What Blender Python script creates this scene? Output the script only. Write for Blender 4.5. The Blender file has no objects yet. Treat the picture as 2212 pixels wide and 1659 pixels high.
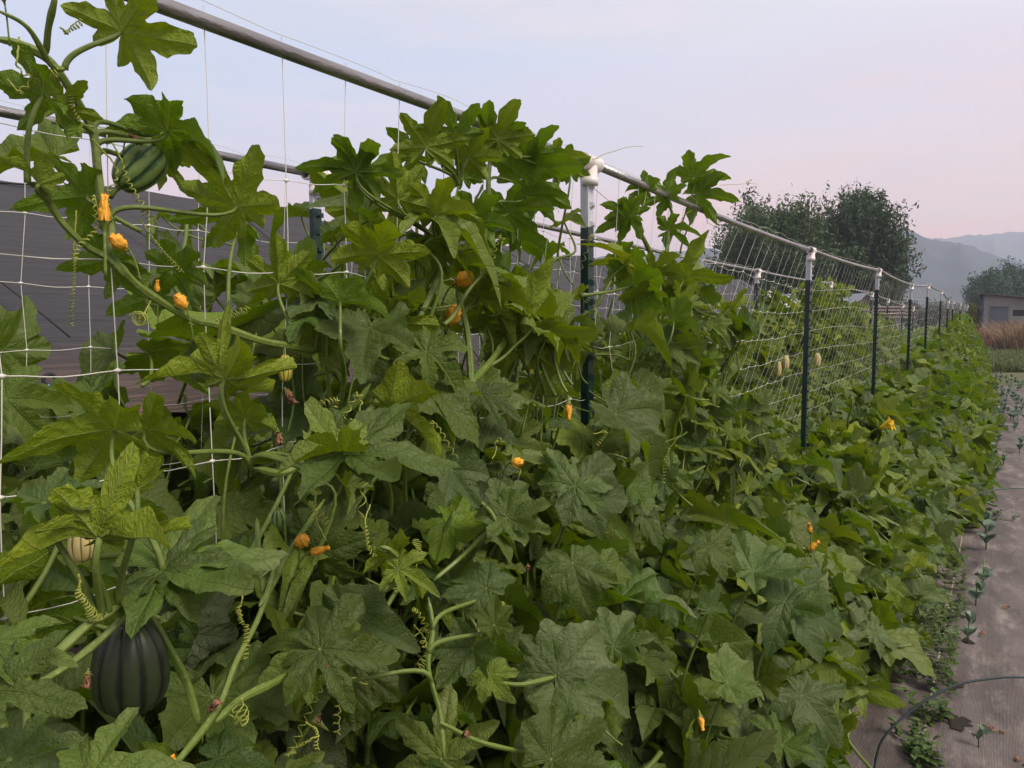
import bpy, math, random
import numpy as np
from mathutils import Vector
R = math.radians
rng = np.random.default_rng(7); random.seed(7)
S = bpy.context.scene
C = S.collection

# ---------------------------------------------------------------- camera
EYE = 1.45; FPX = 1671.0; PITCH = math.atan((829.5-692)/FPX); PSI = math.atan((2165-1106)/FPX)
cd = bpy.data.cameras.new("camera"); cam = bpy.data.objects.new("camera", cd); C.objects.link(cam)
cd.sensor_width = 36; cd.lens = 36*FPX/2212; cd.clip_end = 9000; cd.clip_start = .02
cam.location = (0, 0, EYE); cam.rotation_euler = (math.pi/2-PITCH, 0, PSI)
S.camera = cam
FW = np.array([-math.sin(PSI)*math.cos(PITCH), math.cos(PSI)*math.cos(PITCH), -math.sin(PITCH)])
RT = np.array([math.cos(PSI), math.sin(PSI), 0.]); UPV = np.cross(RT, FW)
CO = np.array([0, 0, EYE])
def ray(u, v): return FW + RT*(u-1106)/FPX - UPV*(v-829.5)/FPX
def onrow(u, v, a):                      # point on the vertical plane X = -a
    d = ray(u, v); return CO + d*(-a/d[0])
def at(u, v, D): return CO + ray(u, v)*D
def proj(P):
    q = np.asarray(P)-CO; z = q@FW
    return 1106+FPX*(q@RT)/z, 829.5-FPX*(q@UPV)/z, z

# ---------------------------------------------------------------- sky, sun, exposure
S.view_settings.view_transform = 'Standard'; S.view_settings.look = 'None'
S.view_settings.exposure = 0; S.view_settings.gamma = 1
SUN_EL, SUN_AZ = 48, 95                  # azimuth clockwise from +Y
W = bpy.data.worlds.new("World"); S.world = W; W.use_nodes = True
nt = W.node_tree; N = nt.nodes; LK = nt.links; N.clear()
def srgb(r, g, b):
    f = lambda c: ((c/255)/12.92 if c/255 <= .04045 else ((c/255+.055)/1.055)**2.4)
    return (f(r), f(g), f(b), 1)
out = N.new('ShaderNodeOutputWorld'); bg = N.new('ShaderNodeBackground'); LK.new(bg.outputs[0], out.inputs[0])
tc = N.new('ShaderNodeTexCoord'); sp = N.new('ShaderNodeSeparateXYZ'); LK.new(tc.outputs['Generated'], sp.inputs[0])
def ramp(nodes, stops):
    r = nodes.new('ShaderNodeValToRGB'); e = r.color_ramp.elements
    while len(e) > 1: e.remove(e[-1])
    e[0].position, e[0].color = stops[0]
    for p, c in stops[1:]:
        x = e.new(p); x.color = c
    return r
mp = N.new('ShaderNodeMapping'); mp.inputs['Scale'].default_value = (1.4, 1.4, 8); LK.new(tc.outputs['Generated'], mp.inputs[0])
ns = N.new('ShaderNodeTexNoise'); ns.inputs['Scale'].default_value = 1.6; ns.inputs['Detail'].default_value = 5; LK.new(mp.outputs[0], ns.inputs[0])
ma = N.new('ShaderNodeMath'); ma.operation = 'MULTIPLY_ADD'; ma.inputs[1].default_value = .26; LK.new(ns.outputs[0], ma.inputs[0])
mb = N.new('ShaderNodeMath'); mb.operation = 'SUBTRACT'; mb.inputs[1].default_value = .13; LK.new(sp.outputs[2], mb.inputs[0]); LK.new(mb.outputs[0], ma.inputs[2])
cool = ramp(N, [(0, srgb(244,192,190)), (.07, srgb(246,200,200)), (.13, srgb(238,210,215)), (.19, srgb(212,211,229)), (.30, srgb(200,210,234)), (.5, srgb(214,210,214)), (1, srgb(218,208,200))])
warm = ramp(N, [(0, srgb(312,192,160)), (.06, srgb(298,194,168)), (.115, srgb(272,202,184)), (.165, srgb(254,210,198)), (.23, srgb(233,214,221)), (.34, srgb(238,228,232)), (.6, srgb(222,212,208)), (1, srgb(218,208,200))])
LK.new(ma.outputs[0], cool.inputs[0]); LK.new(ma.outputs[0], warm.inputs[0])
dt = N.new('ShaderNodeVectorMath'); dt.operation = 'DOT_PRODUCT'; LK.new(tc.outputs['Generated'], dt.inputs[0]); dt.inputs[1].default_value = (.5, .86, 0)
mr = N.new('ShaderNodeMapRange'); mr.inputs[1].default_value = .35; mr.inputs[2].default_value = 1.0; LK.new(dt.outputs['Value'], mr.inputs[0])
mx = N.new('ShaderNodeMixRGB'); LK.new(mr.outputs[0], mx.inputs[0]); LK.new(cool.outputs[0], mx.inputs[1]); LK.new(warm.outputs[0], mx.inputs[2])
sky = N.new('ShaderNodeTexSky'); sky.sky_type = 'NISHITA'; sky.sun_disc = False
sky.sun_elevation = R(3); sky.sun_rotation = R(SUN_AZ)
sm = N.new('ShaderNodeMixRGB'); sm.blend_type = 'ADD'; sm.inputs[0].default_value = .01
n5 = N.new('ShaderNodeTexNoise'); n5.inputs['Scale'].default_value = 2.6; n5.inputs['Detail'].default_value = 6; n5.inputs['Roughness'].default_value = .6; mp5 = N.new('ShaderNodeMapping'); mp5.inputs['Scale'].default_value = (1, 1, 4.5); mp5.inputs['Rotation'].default_value = (0, .25, .4); LK.new(tc.outputs['Generated'], mp5.inputs[0]); LK.new(mp5.outputs[0], n5.inputs[0])
r5 = N.new('ShaderNodeMapRange'); r5.inputs[1].default_value = .48; r5.inputs[2].default_value = .72; r5.inputs[4].default_value = .55; LK.new(n5.outputs[0], r5.inputs[0]); c5 = N.new('ShaderNodeMixRGB'); c5.inputs[2].default_value = srgb(240,222,226); LK.new(r5.outputs[0], c5.inputs[0]); LK.new(mx.outputs[0], c5.inputs[1])
LK.new(c5.outputs[0], sm.inputs[1]); LK.new(sky.outputs[0], sm.inputs[2]); LK.new(sm.outputs[0], bg.inputs[0]); bg.inputs[1].default_value = 1.16
sl = bpy.data.lights.new("sun", 'SUN'); so = bpy.data.objects.new("sun", sl); C.objects.link(so)
sl.energy = 3.9; sl.angle = R(26); sl.color = (1, .88, .74)
so.rotation_euler = (R(90-SUN_EL), 0, R(180-SUN_AZ))
S.cycles.max_bounces = 7; S.cycles.transparent_max_bounces = 6; S.cycles.diffuse_bounces = 2; S.cycles.volume_bounces = 2
S.cycles.use_denoising = True

# ---------------------------------------------------------------- helpers
def tag(o, label=None, cat=None, group=None, kind=None):
    if label: o['label'] = label
    if cat: o['category'] = cat
    if group: o['group'] = group
    if kind: o['kind'] = kind
    return o
def empty(name, loc, label, cat, group=None, parent=None):
    o = bpy.data.objects.new(name, None); C.objects.link(o); o.location = [float(x) for x in loc]; o.empty_display_size = .05
    return tag(o, label, cat, group)
class MB:
    def __init__(s): s.v = []; s.f = []; s.n = 0; s.col = []; s.uv = []
    def add(s, v, f, col=None):
        v = np.asarray(v, float).reshape(-1, 3)
        s.v.append(v); s.f += [tuple(int(i)+s.n for i in q) for q in f]; s.n += len(v)
        s.col.append(np.tile(col if col is not None else (0, 0, 0), (len(v), 1)))
        return s
    def box(s, c, d, rz=0, col=None):
        c = np.array(c, float); d = np.array(d, float)/2
        v = np.array([[x, y, z] for z in (-1, 1) for y in (-1, 1) for x in (-1, 1)])*d
        cs, sn = math.cos(rz), math.sin(rz); v = v@np.array([[cs, sn, 0], [-sn, cs, 0], [0, 0, 1]])
        return s.add(v+c, [(0,2,3,1), (4,5,7,6), (0,1,5,4), (2,6,7,3), (0,4,6,2), (1,3,7,5)], col)
    def tube(s, pts, r, n=8, col=None, caps=True, rg=0):
        pts = np.asarray(pts, float); m = len(pts); r = np.broadcast_to(np.asarray(r, float), (m,))
        t = np.gradient(pts, axis=0); t /= np.linalg.norm(t, axis=1, keepdims=True)+1e-9
        a = np.array([0, 0, 1.]) if abs(t[0, 2]) < .9 else np.array([1., 0, 0])
        x = np.cross(t[0], a); x /= np.linalg.norm(x); V = []
        an = np.arange(n)*2*math.pi/n
        for i in range(m):
            x = x-t[i]*(x@t[i]); x /= np.linalg.norm(x)+1e-9; y = np.cross(t[i], x)
            V.append(pts[i]+r[i]*(np.outer(np.cos(an)*(1+rg*np.cos(an*5+i*.05)), x)+np.outer(np.sin(an)*(1+rg*np.cos(an*5+i*.05)), y)))
        f = [(i*n+j, i*n+(j+1) % n, (i+1)*n+(j+1) % n, (i+1)*n+j) for i in range(m-1) for j in range(n)]
        if caps: f += [tuple(range(n))[::-1], tuple((m-1)*n+j for j in range(n))]
        return s.add(np.vstack(V), f, col)
    def build(s, name, mat, parent=None, smooth=True):
        me = bpy.data.meshes.new(name)
        V = np.vstack(s.v) if s.v else np.zeros((0, 3))
        if parent is not None and parent.parent is None: V = V-np.array(parent.location)
        elif parent is not None: V = V-np.array(parent['_o'])if '_o' in parent else V
        me.from_pydata(V.tolist(), [], s.f); me.materials.append(mat)
        if s.v and np.abs(np.vstack(s.col)).max() > 0:
            at_ = me.attributes.new('tint', 'FLOAT_VECTOR', 'POINT'); at_.data.foreach_set('vector', np.vstack(s.col).astype(np.float32).ravel())
        if smooth: me.polygons.foreach_set('use_smooth', [True]*len(me.polygons))
        o = bpy.data.objects.new(name, me); C.objects.link(o)
        if parent is not None: o.parent = parent
        return o
def crom(P, k=6):                         # smooth curve through points
    P = np.asarray(P, float); 
    if len(P) < 3: 
        t = np.linspace(0, 1, k+1)[:, None]; return P[0]*(1-t)+P[-1]*t
    Q = np.vstack([2*P[0]-P[1], P, 2*P[-1]-P[-2]]); o = []
    for i in range(1, len(Q)-2):
        a, b, c, d = Q[i-1:i+3]
        for t in np.arange(k)/k:
            o.append(.5*((2*b)+(c-a)*t+(2*a-5*b+4*c-d)*t*t+(3*b-a-3*c+d)*t**3))
    return np.array(o+[P[-1]])
def grid_faces(nu, nv): return [(i*nv+j, i*nv+j+1, (i+1)*nv+j+1, (i+1)*nv+j) for i in range(nu-1) for j in range(nv-1)]
def unit(v): v = np.asarray(v, float); return v/(np.linalg.norm(v)+1e-12)

# ---------------------------------------------------------------- materials
class NG:
    def __init__(s, name):
        s.m = bpy.data.materials.new(name); s.m.use_nodes = True; s.t = s.m.node_tree; s.t.nodes.clear()
        s.out = s.n('ShaderNodeOutputMaterial')
    def n(s, typ, **kw):
        x = s.t.nodes.new(typ)
        for k, v in kw.items():
            if k[0] == 'i' and k[1:].isdigit():
                x.inputs[int(k[1:])].default_value = v
            else: setattr(x, k, v)
        return x
    def l(s, a, b): s.t.links.new(a, b)
    def math(s, op, a, b=None, c=None, clamp=False):
        x = s.n('ShaderNodeMath', operation=op, use_clamp=clamp)
        for i, q in enumerate((a, b, c)):
            if q is None: continue
            if isinstance(q, (int, float)): x.inputs[i].default_value = q
            else: s.l(q, x.inputs[i])
        return x.outputs[0]
    def mix(s, f, a, b, mode='MIX'):
        x = s.n('ShaderNodeMixRGB', blend_type=mode)
        for i, q in enumerate((f, a, b)):
            if isinstance(q, (int, float)): x.inputs[i].default_value = q
            elif isinstance(q, tuple): x.inputs[i].default_value = q if len(q) == 4 else q+(1,)
            else: s.l(q, x.inputs[i])
        return x.outputs[0]
    def rng(s, v, a, b, c=0, d=1, smooth=False):
        x = s.n('ShaderNodeMapRange', interpolation_type='SMOOTHSTEP' if smooth else 'LINEAR'); s.l(v, x.inputs[0])
        for i, q in zip((1, 2, 3, 4), (a, b, c, d)): x.inputs[i].default_value = q
        return x.outputs[0]
    def noise(s, vec, sc, det=3, rough=.55):
        x = s.n('ShaderNodeTexNoise'); x.inputs['Scale'].default_value = sc; x.inputs['Detail'].default_value = det; x.inputs['Roughness'].default_value = rough
        if vec is not None: s.l(vec, x.inputs['Vector'])
        return x.outputs[0]
def simple(name, col, rough=.6, metal=0, var=.25, nscale=6, bump=0, bscale=60, spec=.5, tint=False, stretch=None):
    g = NG(name); p = g.n('ShaderNodeBsdfPrincipled'); g.l(p.outputs[0], g.out.inputs[0])
    co = g.n('ShaderNodeTexCoord').outputs['Object']
    if stretch:
        mpp = g.n('ShaderNodeMapping'); mpp.inputs['Scale'].default_value = stretch; g.l(co, mpp.inputs[0]); co = mpp.outputs[0]
    nz = g.noise(co, nscale, 5)
    f = g.rng(nz, .25, .75, 1-var, 1+var)
    if tint:
        a = g.n('ShaderNodeAttribute', attribute_name='tint'); base = a.outputs['Vector']
    else:
        rgb = g.n('ShaderNodeRGB'); rgb.outputs[0].default_value = tuple(col)+(1,); base = rgb.outputs[0]
    c = g.mix(1, base, f, 'MULTIPLY'); g.l(c, p.inputs['Base Color'])
    p.inputs['Roughness'].default_value = rough; p.inputs['Metallic'].default_value = metal; p.inputs['Specular IOR Level'].default_value = spec
    if bump:
        b = g.n('ShaderNodeBump'); b.inputs['Strength'].default_value = bump; b.inputs['Distance'].default_value = .01
        g.l(g.noise(co, bscale, 4), b.inputs['Height']); g.l(b.outputs[0], p.inputs['Normal'])
    return g.m

def leaf_material(name, source, detail=True):
    """source: 'OBJECT' reads obj.color, 'ATTR' reads the tint attribute. tint = (yellowness, mildew grey, random)"""
    g = NG(name)
    if source == 'OBJECT':
        oi = g.n('ShaderNodeObjectInfo'); sx = g.n('ShaderNodeSeparateXYZ'); g.l(oi.outputs['Color'], sx.inputs[0])
    else:
        a = g.n('ShaderNodeAttribute', attribute_name='tint'); sx = g.n('ShaderNodeSeparateXYZ'); g.l(a.outputs['Vector'], sx.inputs[0])
    yel, mil, rnd = sx.outputs
    uv = g.n('ShaderNodeAttribute', attribute_name='leafuv').outputs['Vector']
    vn = g.n('ShaderNodeSeparateXYZ'); g.l(g.n('ShaderNodeAttribute', attribute_name='vein').outputs['Vector'], vn.inputs[0])
    t, s_, _ = vn.outputs
    off = g.n('ShaderNodeVectorMath', operation='ADD'); g.l(uv, off.inputs[0]); cmb = g.n('ShaderNodeCombineXYZ')
    g.l(g.math('MULTIPLY', rnd, 37.), cmb.inputs[2]); g.l(cmb.outputs[0], off.inputs[1]); uvr = off.outputs[0]
    n1 = g.noise(uvr, 2.2, 3); n2 = g.noise(uvr, 9, 4, .6)
    wm = g.math('MULTIPLY_ADD', t, -.011, .016)
    main = g.math('SUBTRACT', 1, g.rng(g.math('DIVIDE', s_, wm), .45, 1.3, 0, 1, True))
    n3 = g.noise(uvr, 5, 2)
    q = g.math('DIVIDE', g.math('SUBTRACT', g.math('ADD', t, g.math('MULTIPLY', n3, .10)), g.math('MULTIPLY', s_, .95)), .15)
    fr = g.math('ABSOLUTE', g.math('SUBTRACT', g.math('FRACT', q), .5))
    sec = g.math('MULTIPLY', g.rng(fr, .435, .485, 0, 1, True), g.rng(s_, .24, .0, .15, 1))
    vo = g.n('ShaderNodeTexVoronoi', feature='DISTANCE_TO_EDGE'); vo.inputs['Scale'].default_value = 17
    wv = g.n('ShaderNodeVectorMath', operation='MULTIPLY_ADD'); nzc = g.n('ShaderNodeTexNoise'); nzc.inputs['Scale'].default_value = 6; g.l(uvr, nzc.inputs['Vector'])
    g.l(nzc.outputs[1], wv.inputs[0]); wv.inputs[1].default_value = (.12, .12, .12); g.l(uvr, wv.inputs[2]); g.l(wv.outputs[0], vo.inputs['Vector'])
    ter = g.rng(vo.outputs[0], .0, .07, 1, 0)
    vein = g.math('MAXIMUM', main, g.math('MAXIMUM', g.math('MULTIPLY', sec, .85), g.math('MULTIPLY', ter, .09)))
    # upper face
    top = g.mix(g.rng(n1, .3, .7), (.031, .070, .005), (.064, .118, .009))
    top = g.mix(g.math('MULTIPLY', rnd, .5), top, (.044, .078, .022))
    top = g.mix(yel, top, (.20, .255, .012))
    mask = g.math('MULTIPLY', mil, g.rng(n1, .25, .75), clamp=True)
    top = g.mix(mask, top, (.135, .160, .080))
    top = g.mix(g.math('MULTIPLY', vein, .24), top, (.13, .20, .05))
    sil = g.math('MULTIPLY', g.rng(g.noise(uvr, 16, 3, .7), .60, .72), .05)
    top = g.mix(sil, top, (.17, .22, .15))
    r2 = g.math('FRACT', g.math('MULTIPLY', rnd, 7.31)); top = g.mix(1, top, g.rng(r2, 0, 1, .62, 1.28), 'MULTIPLY')
    rim = g.math('MULTIPLY', g.rng(g.math('ADD', vn.outputs[2], g.math('MULTIPLY', n2, .4)), .75, 1.2), g.rng(r2, .45, .95))
    top = g.mix(g.math('MULTIPLY', rim, .6), top, (.165, .185, .075))
    # lower face
    low = g.mix(g.rng(n1, .3, .7), (.080, .150, .006), (.120, .200, .010))
    low = g.mix(yel, low, (.27, .31, .012))
    low = g.mix(g.math('MULTIPLY', vein, .6), low, (.20, .28, .06))
    bf = g.n('ShaderNodeNewGeometry').outputs['Backfacing']
    # a few dry brown spots
    sp_ = g.math('MULTIPLY', g.rng(g.noise(uvr, 7, 2), .74, .77), g.rng(rnd, .55, .6))
    col = g.mix(bf, top, low); col = g.mix(sp_, col, (.12, .075, .03))
    p = g.n('ShaderNodeBsdfPrincipled'); g.l(col, p.inputs['Base Color']); p.inputs['Roughness'].default_value = .5
    p.inputs['Specular IOR Level'].default_value = .42
    g.l(g.rng(n2, .3, .7, .50, .70), p.inputs['Roughness'])
    tr = g.n('ShaderNodeBsdfTranslucent'); g.l(g.mix(g.math('MULTIPLY', vein, .35), g.mix(yel, (.20, .36, .003), (.40, .46, .005)), (.30, .38, .05)), tr.inputs[0])
    ms = g.n('ShaderNodeMixShader'); ms.inputs[0].default_value = .24; g.l(p.outputs[0], ms.inputs[1]); g.l(tr.outputs[0], ms.inputs[2]); g.l(ms.outputs[0], g.out.inputs[0])
    if detail:
        h = g.math('SUBTRACT', g.math('MULTIPLY', g.rng(vo.outputs[0], 0, .35, 0, 1, True), .5), g.math('ADD', g.math('MULTIPLY', main, 1.0), g.math('MULTIPLY', sec, 1.3)))
        h = g.math('ADD', h, g.math('MULTIPLY', n2, .7))
        b = g.n('ShaderNodeBump'); b.inputs['Strength'].default_value = .6; b.inputs['Distance'].default_value = .0028
        g.l(h, b.inputs['Height']); g.l(b.outputs[0], p.inputs['Normal']); g.l(b.outputs[0], tr.inputs['Normal'])
    return g.m
M_leafO = leaf_material('leaf_blade', 'OBJECT'); M_leafA = leaf_material('leaf_mass', 'ATTR')

def stem_material():
    g = NG('stem'); p = g.n('ShaderNodeBsdfPrincipled'); g.l(p.outputs[0], g.out.inputs[0])
    co = g.n('ShaderNodeTexCoord').outputs['Object']; n1 = g.noise(co, 12, 4); n2 = g.noise(co, 160, 2)
    c = g.mix(g.rng(n1, .3, .7), (.080, .140, .016), (.145, .195, .034)); c = g.mix(g.math('MULTIPLY', g.rng(n2, .55, .7), .35), c, (.3, .34, .15))
    g.l(c, p.inputs['Base Color']); p.inputs['Roughness'].default_value = .5; p.inputs['Subsurface Weight'].default_value = 0
    b = g.n('ShaderNodeBump'); b.inputs['Strength'].default_value = .5; b.inputs['Distance'].default_value = .001; g.l(n2, b.inputs['Height']); g.l(b.outputs[0], p.inputs['Normal'])
    return g.m
M_stem = stem_material()
M_tendril = simple('tendril', (.27, .31, .05), .5, var=.25, nscale=30)
M_net = simple('net_string', (.62, .62, .58), .55, var=.08)
M_galv = simple('galvanised_steel', (.36, .35, .36), .27, .9, .40, 22, .22, 180, stretch=(1, .25, 1))
M_pvc = simple('white_pvc', (.72, .68, .67), .35, var=.08, nscale=15)
M_green = simple('green_paint', (.006, .030, .026), .38, var=.3, nscale=20, bump=.1)
M_whitep = simple('white_post_paint', (.50, .52, .58), .45, var=.12, nscale=20)
M_orange = simple('petal', (.80, .38, .03), .55, var=.3, nscale=40, bump=.3, bscale=120)
M_yellow = simple('yellow_petal', (.72, .50, .02), .55, var=.2, nscale=40)
M_dry = simple('withered_petal', (.22, .105, .055), .8, var=.4, nscale=60, bump=.4)
M_dead = simple('dry_leaf', (.24, .17, .09), .8, var=.35, nscale=15)

# ---------------------------------------------------------------- squash leaf templates (unit mid lobe, +X tip, +Z upper face)
def leaf_template(seed, nr, na, deep=1.0, fold=None, droop=None):
    r = np.random.default_rng(seed)
    angs = np.array([0, 55, -55, 108, -108, 152, -152.])+r.normal(0, 4, 7); angs[0] = r.normal(0, 3)
    Ls = np.array([1, .90, .90, .70, .70, .40, .40])*r.uniform(.92, 1.08, 7); Ls[0] = 1
    Ws = np.array([.215, .195, .195, .17, .17, .15, .15])*r.uniform(.85, 1.2, 7)*(1.30-.42*deep)
    th = np.radians(np.linspace(-176, 176, 1400)); rad = np.full(th.shape, .27-.05*deep)
    for a, L, Wd in zip(np.radians(angs), Ls, Ws):
        tt = np.linspace(.02, 1, 160)
        neck = .46+.16*r.random()
        prof = np.where(tt < .55, neck+(1-neck)*np.sin(np.clip(tt/.55, 0, 1)*math.pi/2)**1.5, np.clip(1-((tt-.55)/.45)**(2.3 if deep > .5 else 2.8), 0, 1))
        # blunt teeth along the lobe
        prof = prof*(1+.16*np.sin(tt*math.pi*2*(2.6+r.random())+r.random()*6))
        w = Wd*prof; dl = np.arctan2(w, tt*L); rr = np.hypot(w, tt*L)
        d = np.abs((th-a+math.pi) % (2*math.pi)-math.pi)
        m = dl[None, :] >= d[:, None]
        v = np.where(m, rr[None, :], 0).max(1)
        v = np.minimum(v, L*1.02)
        rad = np.maximum(rad, v)
    # merge towards rounder leaf
    k = np.ones(9)/9; sm_ = np.convolve(np.pad(rad, 4, 'edge'), k, 'valid'); rad = sm_
    if deep < 1:
        k2 = np.ones(141)/141; sm2 = np.convolve(np.pad(rad, 70, 'edge'), k2, 'valid'); rad = rad*deep+np.maximum(rad, sm2)*(1-deep)
    basal = np.clip((176-np.abs(np.degrees(th)))/16, .12, 1)**.6; rad = rad*basal
    # fine serration
    ph = r.random()*9; arc = np.cumsum(np.hypot(np.gradient(rad), rad*np.gradient(th)))
    saw = ((arc/.062+ph) % 1.0); rad = rad*(1+.030*(np.abs(saw-.5)*2-.5)*(na > 60))
    # choose rays evenly along the outline + exactly on the veins
    arc = arc/arc[-1]; pick = np.interp(np.linspace(0, 1, na), arc, th)
    for a in np.radians(angs):
        a = (a+math.pi) % (2*math.pi)-math.pi
        i = np.argmin(np.abs(pick-a)); pick[i] = a
    pick = np.sort(pick); na = len(pick)
    ro = np.interp(pick, th, rad)
    rings = np.linspace(0, 1, nr+1)[1:]**.85
    X = (rings[:, None]*ro[None, :]*np.cos(pick)[None, :]).ravel(); Y = (rings[:, None]*ro[None, :]*np.sin(pick)[None, :]).ravel()
    X = np.r_[0, X]; Y = np.r_[0, Y]
    A = np.arctan2(Y, X); Rr = np.hypot(X, Y)
    dd = np.abs((A[:, None]-np.radians(angs)[None, :]+math.pi) % (2*math.pi)-math.pi)
    kbest = dd.argmin(1); da = dd[np.arange(len(X)), kbest]
    T = Rr*np.cos(da); Sx = Rr*np.sin(da)
    edge = np.r_[0, np.repeat(rings, na)]
    # relief
    wts = np.exp(-(dd/.42)**2); wts /= wts.sum(1, keepdims=True)
    if droop is None: droop = r.uniform(-.05, .55)
    dr = r.uniform(-.35, .55, 7)+droop; dr[0] += .1
    z = -(wts@dr)*Rr**2*.95
    z += .55*Sx*np.clip(Rr*2, 0, 1)*r.uniform(.3, 1.5)-.25*Sx**2-.12*X*np.abs(X)*r.uniform(0, 1.5)
    z += r.uniform(.04, .10)*np.sin(A*r.integers(6, 10)+r.random()*6)*edge**2.2*Rr; z += r.uniform(.02, .05)*np.sin(A*r.integers(13, 19)+r.random()*6)*edge**3*Rr
    z += .035*np.sin(A*17+r.random()*6)*edge**4*Rr
    qq = (T+.05-.95*Sx)/.15; fr = np.abs(qq-np.floor(qq)-.5)
    z += .022*(1-(fr*2)**3)*np.clip(Sx*14, 0, 1)*(nr > 10)
    z += .02*np.sin(X*11+r.random()*6)*np.sin(Y*12+r.random()*6)
    if fold is None: fold = r.choice([.05, .25, .5, .85], p=[.25, .3, .25, .2])
    # fold halves up about the midrib (bending, keeps length)
    ay = np.abs(Y); ang = fold*(1-np.exp(-ay*5))
    Yn = np.sign(Y)*ay*np.cos(ang); z = z*np.cos(ang)+ay*np.sin(ang)
    # twist along length
    tw = r.normal(0, .18)*X; Y2 = Yn*np.cos(tw)-z*np.sin(tw); z2 = Yn*np.sin(tw)+z*np.cos(tw)
    V = np.c_[X, Y2, z2]
    tri = [(0, 1+j, 2+j) for j in range(na-1)]
    quad = [(1+i*na+j, 1+(i+1)*na+j, 1+(i+1)*na+j+1, 1+i*na+j+1) for i in range(nr-1) for j in range(na-1)]
    return dict(V=V, T=np.array(tri), Q=np.array(quad), uv=np.c_[X, Y, 0*X], vein=np.c_[T, Sx, Rr])
def raw_mesh(name, V, T, Q, mat, attrs):
    me = bpy.data.meshes.new(name); me.vertices.add(len(V)); me.vertices.foreach_set('co', V.astype(np.float32).ravel())
    li = np.concatenate([T.ravel(), Q.ravel()]).astype(np.int32); me.loops.add(len(li)); me.loops.foreach_set('vertex_index', li)
    st = np.concatenate([np.arange(len(T))*3, len(T)*3+np.arange(len(Q))*4]).astype(np.int32)
    me.polygons.add(len(st)); me.polygons.foreach_set('loop_start', st)
    me.polygons.foreach_set('use_smooth', np.ones(len(st), bool))
    for k, v in attrs.items():
        a = me.attributes.new(k, 'FLOAT_VECTOR', 'POINT'); a.data.foreach_set('vector', v.astype(np.float32).ravel())
    me.materials.append(mat); me.update(calc_edges=True); me.validate(); return me
NH, NM, NL = 30, 12, 7
folds = [.05, .1, .2, .3, .45, .6, .8, 1.0, .15, .35, .5, .7, .1, .25, .9, .4]
HI = [leaf_template(100+i, 20, 170, [1.35, 1.1, 1.25, .9, 1.3, 1.2, 1.0, 1.35, 1.15][i % 9] if i < 16 else [.3, .5, .2, .65, .4][i % 5], folds[i % 16], [-.1, .1, .3, .5, .7][i % 5]) if i < 16 else leaf_template(100+i, 20, 170, [.3, .55, .2, .7, .45][i % 5], [.5, .8, .3, 1.0, .6, .15, .9, .45][i % 8], [.2, .5, .75, .35][i % 4]) for i in range(NH)]
MI = [leaf_template(200+i, 5, 60, ([1, .8, .6, .9][i % 4] if i < 5 else [.3, .5, .2][i % 3]), folds[(i*3) % 16]) for i in range(NM)]
LO = [leaf_template(300+i, 3, 30, [.9, .6, .8][i % 3], folds[(i*5) % 16]) for i in range(NL)]
HIM = [raw_mesh('leaf', t['V'], t['T'], t['Q'], M_leafO, {'leafuv': t['uv'], 'vein': t['vein']}) for t in HI]
# petioles in leaf units
PET = []
for i in range(5):
    r = np.random.default_rng(50+i); b = MB()
    P = [np.array([0, 0, -.005])]; d = unit([-.25, r.normal(0, .2), -1]); cur = P[0].copy()
    for k in range(6):
        cur = cur+d*.24; P.append(cur.copy()); d = unit(d+np.array([-.10-.12*r.random(), r.normal(0, .12), -.02]))
    pts = crom(P, 3); b.tube(pts, np.linspace(.024, .036, len(pts)), 7)
    me = bpy.data.meshes.new('petiole'); me.from_pydata(np.vstack(b.v).tolist(), [], b.f); me.materials.append(M_stem)
    me.polygons.foreach_set('use_smooth', [True]*len(me.polygons)); PET.append((me, np.vstack(b.v), np.array(b.f[:-2])))

def frame(n, h):
    n = unit(n); x = h-n*(h@n); x = unit(x); return np.column_stack([x, np.cross(n, x), n])
KB = .8
LEAVES = []   # dict: p, M, s, tint, row, hero, k
CLEAR = [(280,1430,125,.80),(300,365,60,.98),(225,470,34,.97),(272,535,26,.97),(400,665,22,.97),(985,612,26,.99),(972,695,26,.97),(650,1175,28,.85),(690,1190,28,.85),(176,1172,30,.82),(616,795,30,.96),(1142,800,16,.98),(1228,870,22,.97),
 (684,385,45,9),(1281,420,20,1.02),(1283,480,20,1.02),(1284,540,20,1.02),(1286,600,20,1.02),(1287,660,20,1.02),(1289,720,20,1.02),(1290,780,20,1.02),(1290,840,20,1.02),(1512,1545,26,.52),(1278,345,30,1.05),(1897,925,22,.6),(60,620,55,9),(150,640,45,9),(60,480,60,9),(110,800,28,9),(1697,783,26,1.5),(1765,778,22,1.5)]
def put(p, n, h, s, tint, row=1, hero=False, k=None, pet=True):
    if not hero:
        u, v, z = proj(p); 
        if z > 0:
            rp = s*.55*FPX/z
            for cu, cv, cr, ca in CLEAR:
                if -p[0] < ca and (u-cu)**2+(v-cv)**2 < (cr+rp*.75)**2 and z < 3.5: return
    LEAVES.append(dict(p=np.asarray(p, float), M=frame(np.asarray(n, float), np.asarray(h, float)), s=float(s), tint=tint, row=row, hero=hero,
                       k=(int(rng.integers(16, 30)) if rng.random() < KB else int(rng.integers(0, 16))) if k is None else k, pet=pet))
def camvec(x, y, z): return RT*x+UPV*y-FW*z

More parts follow.
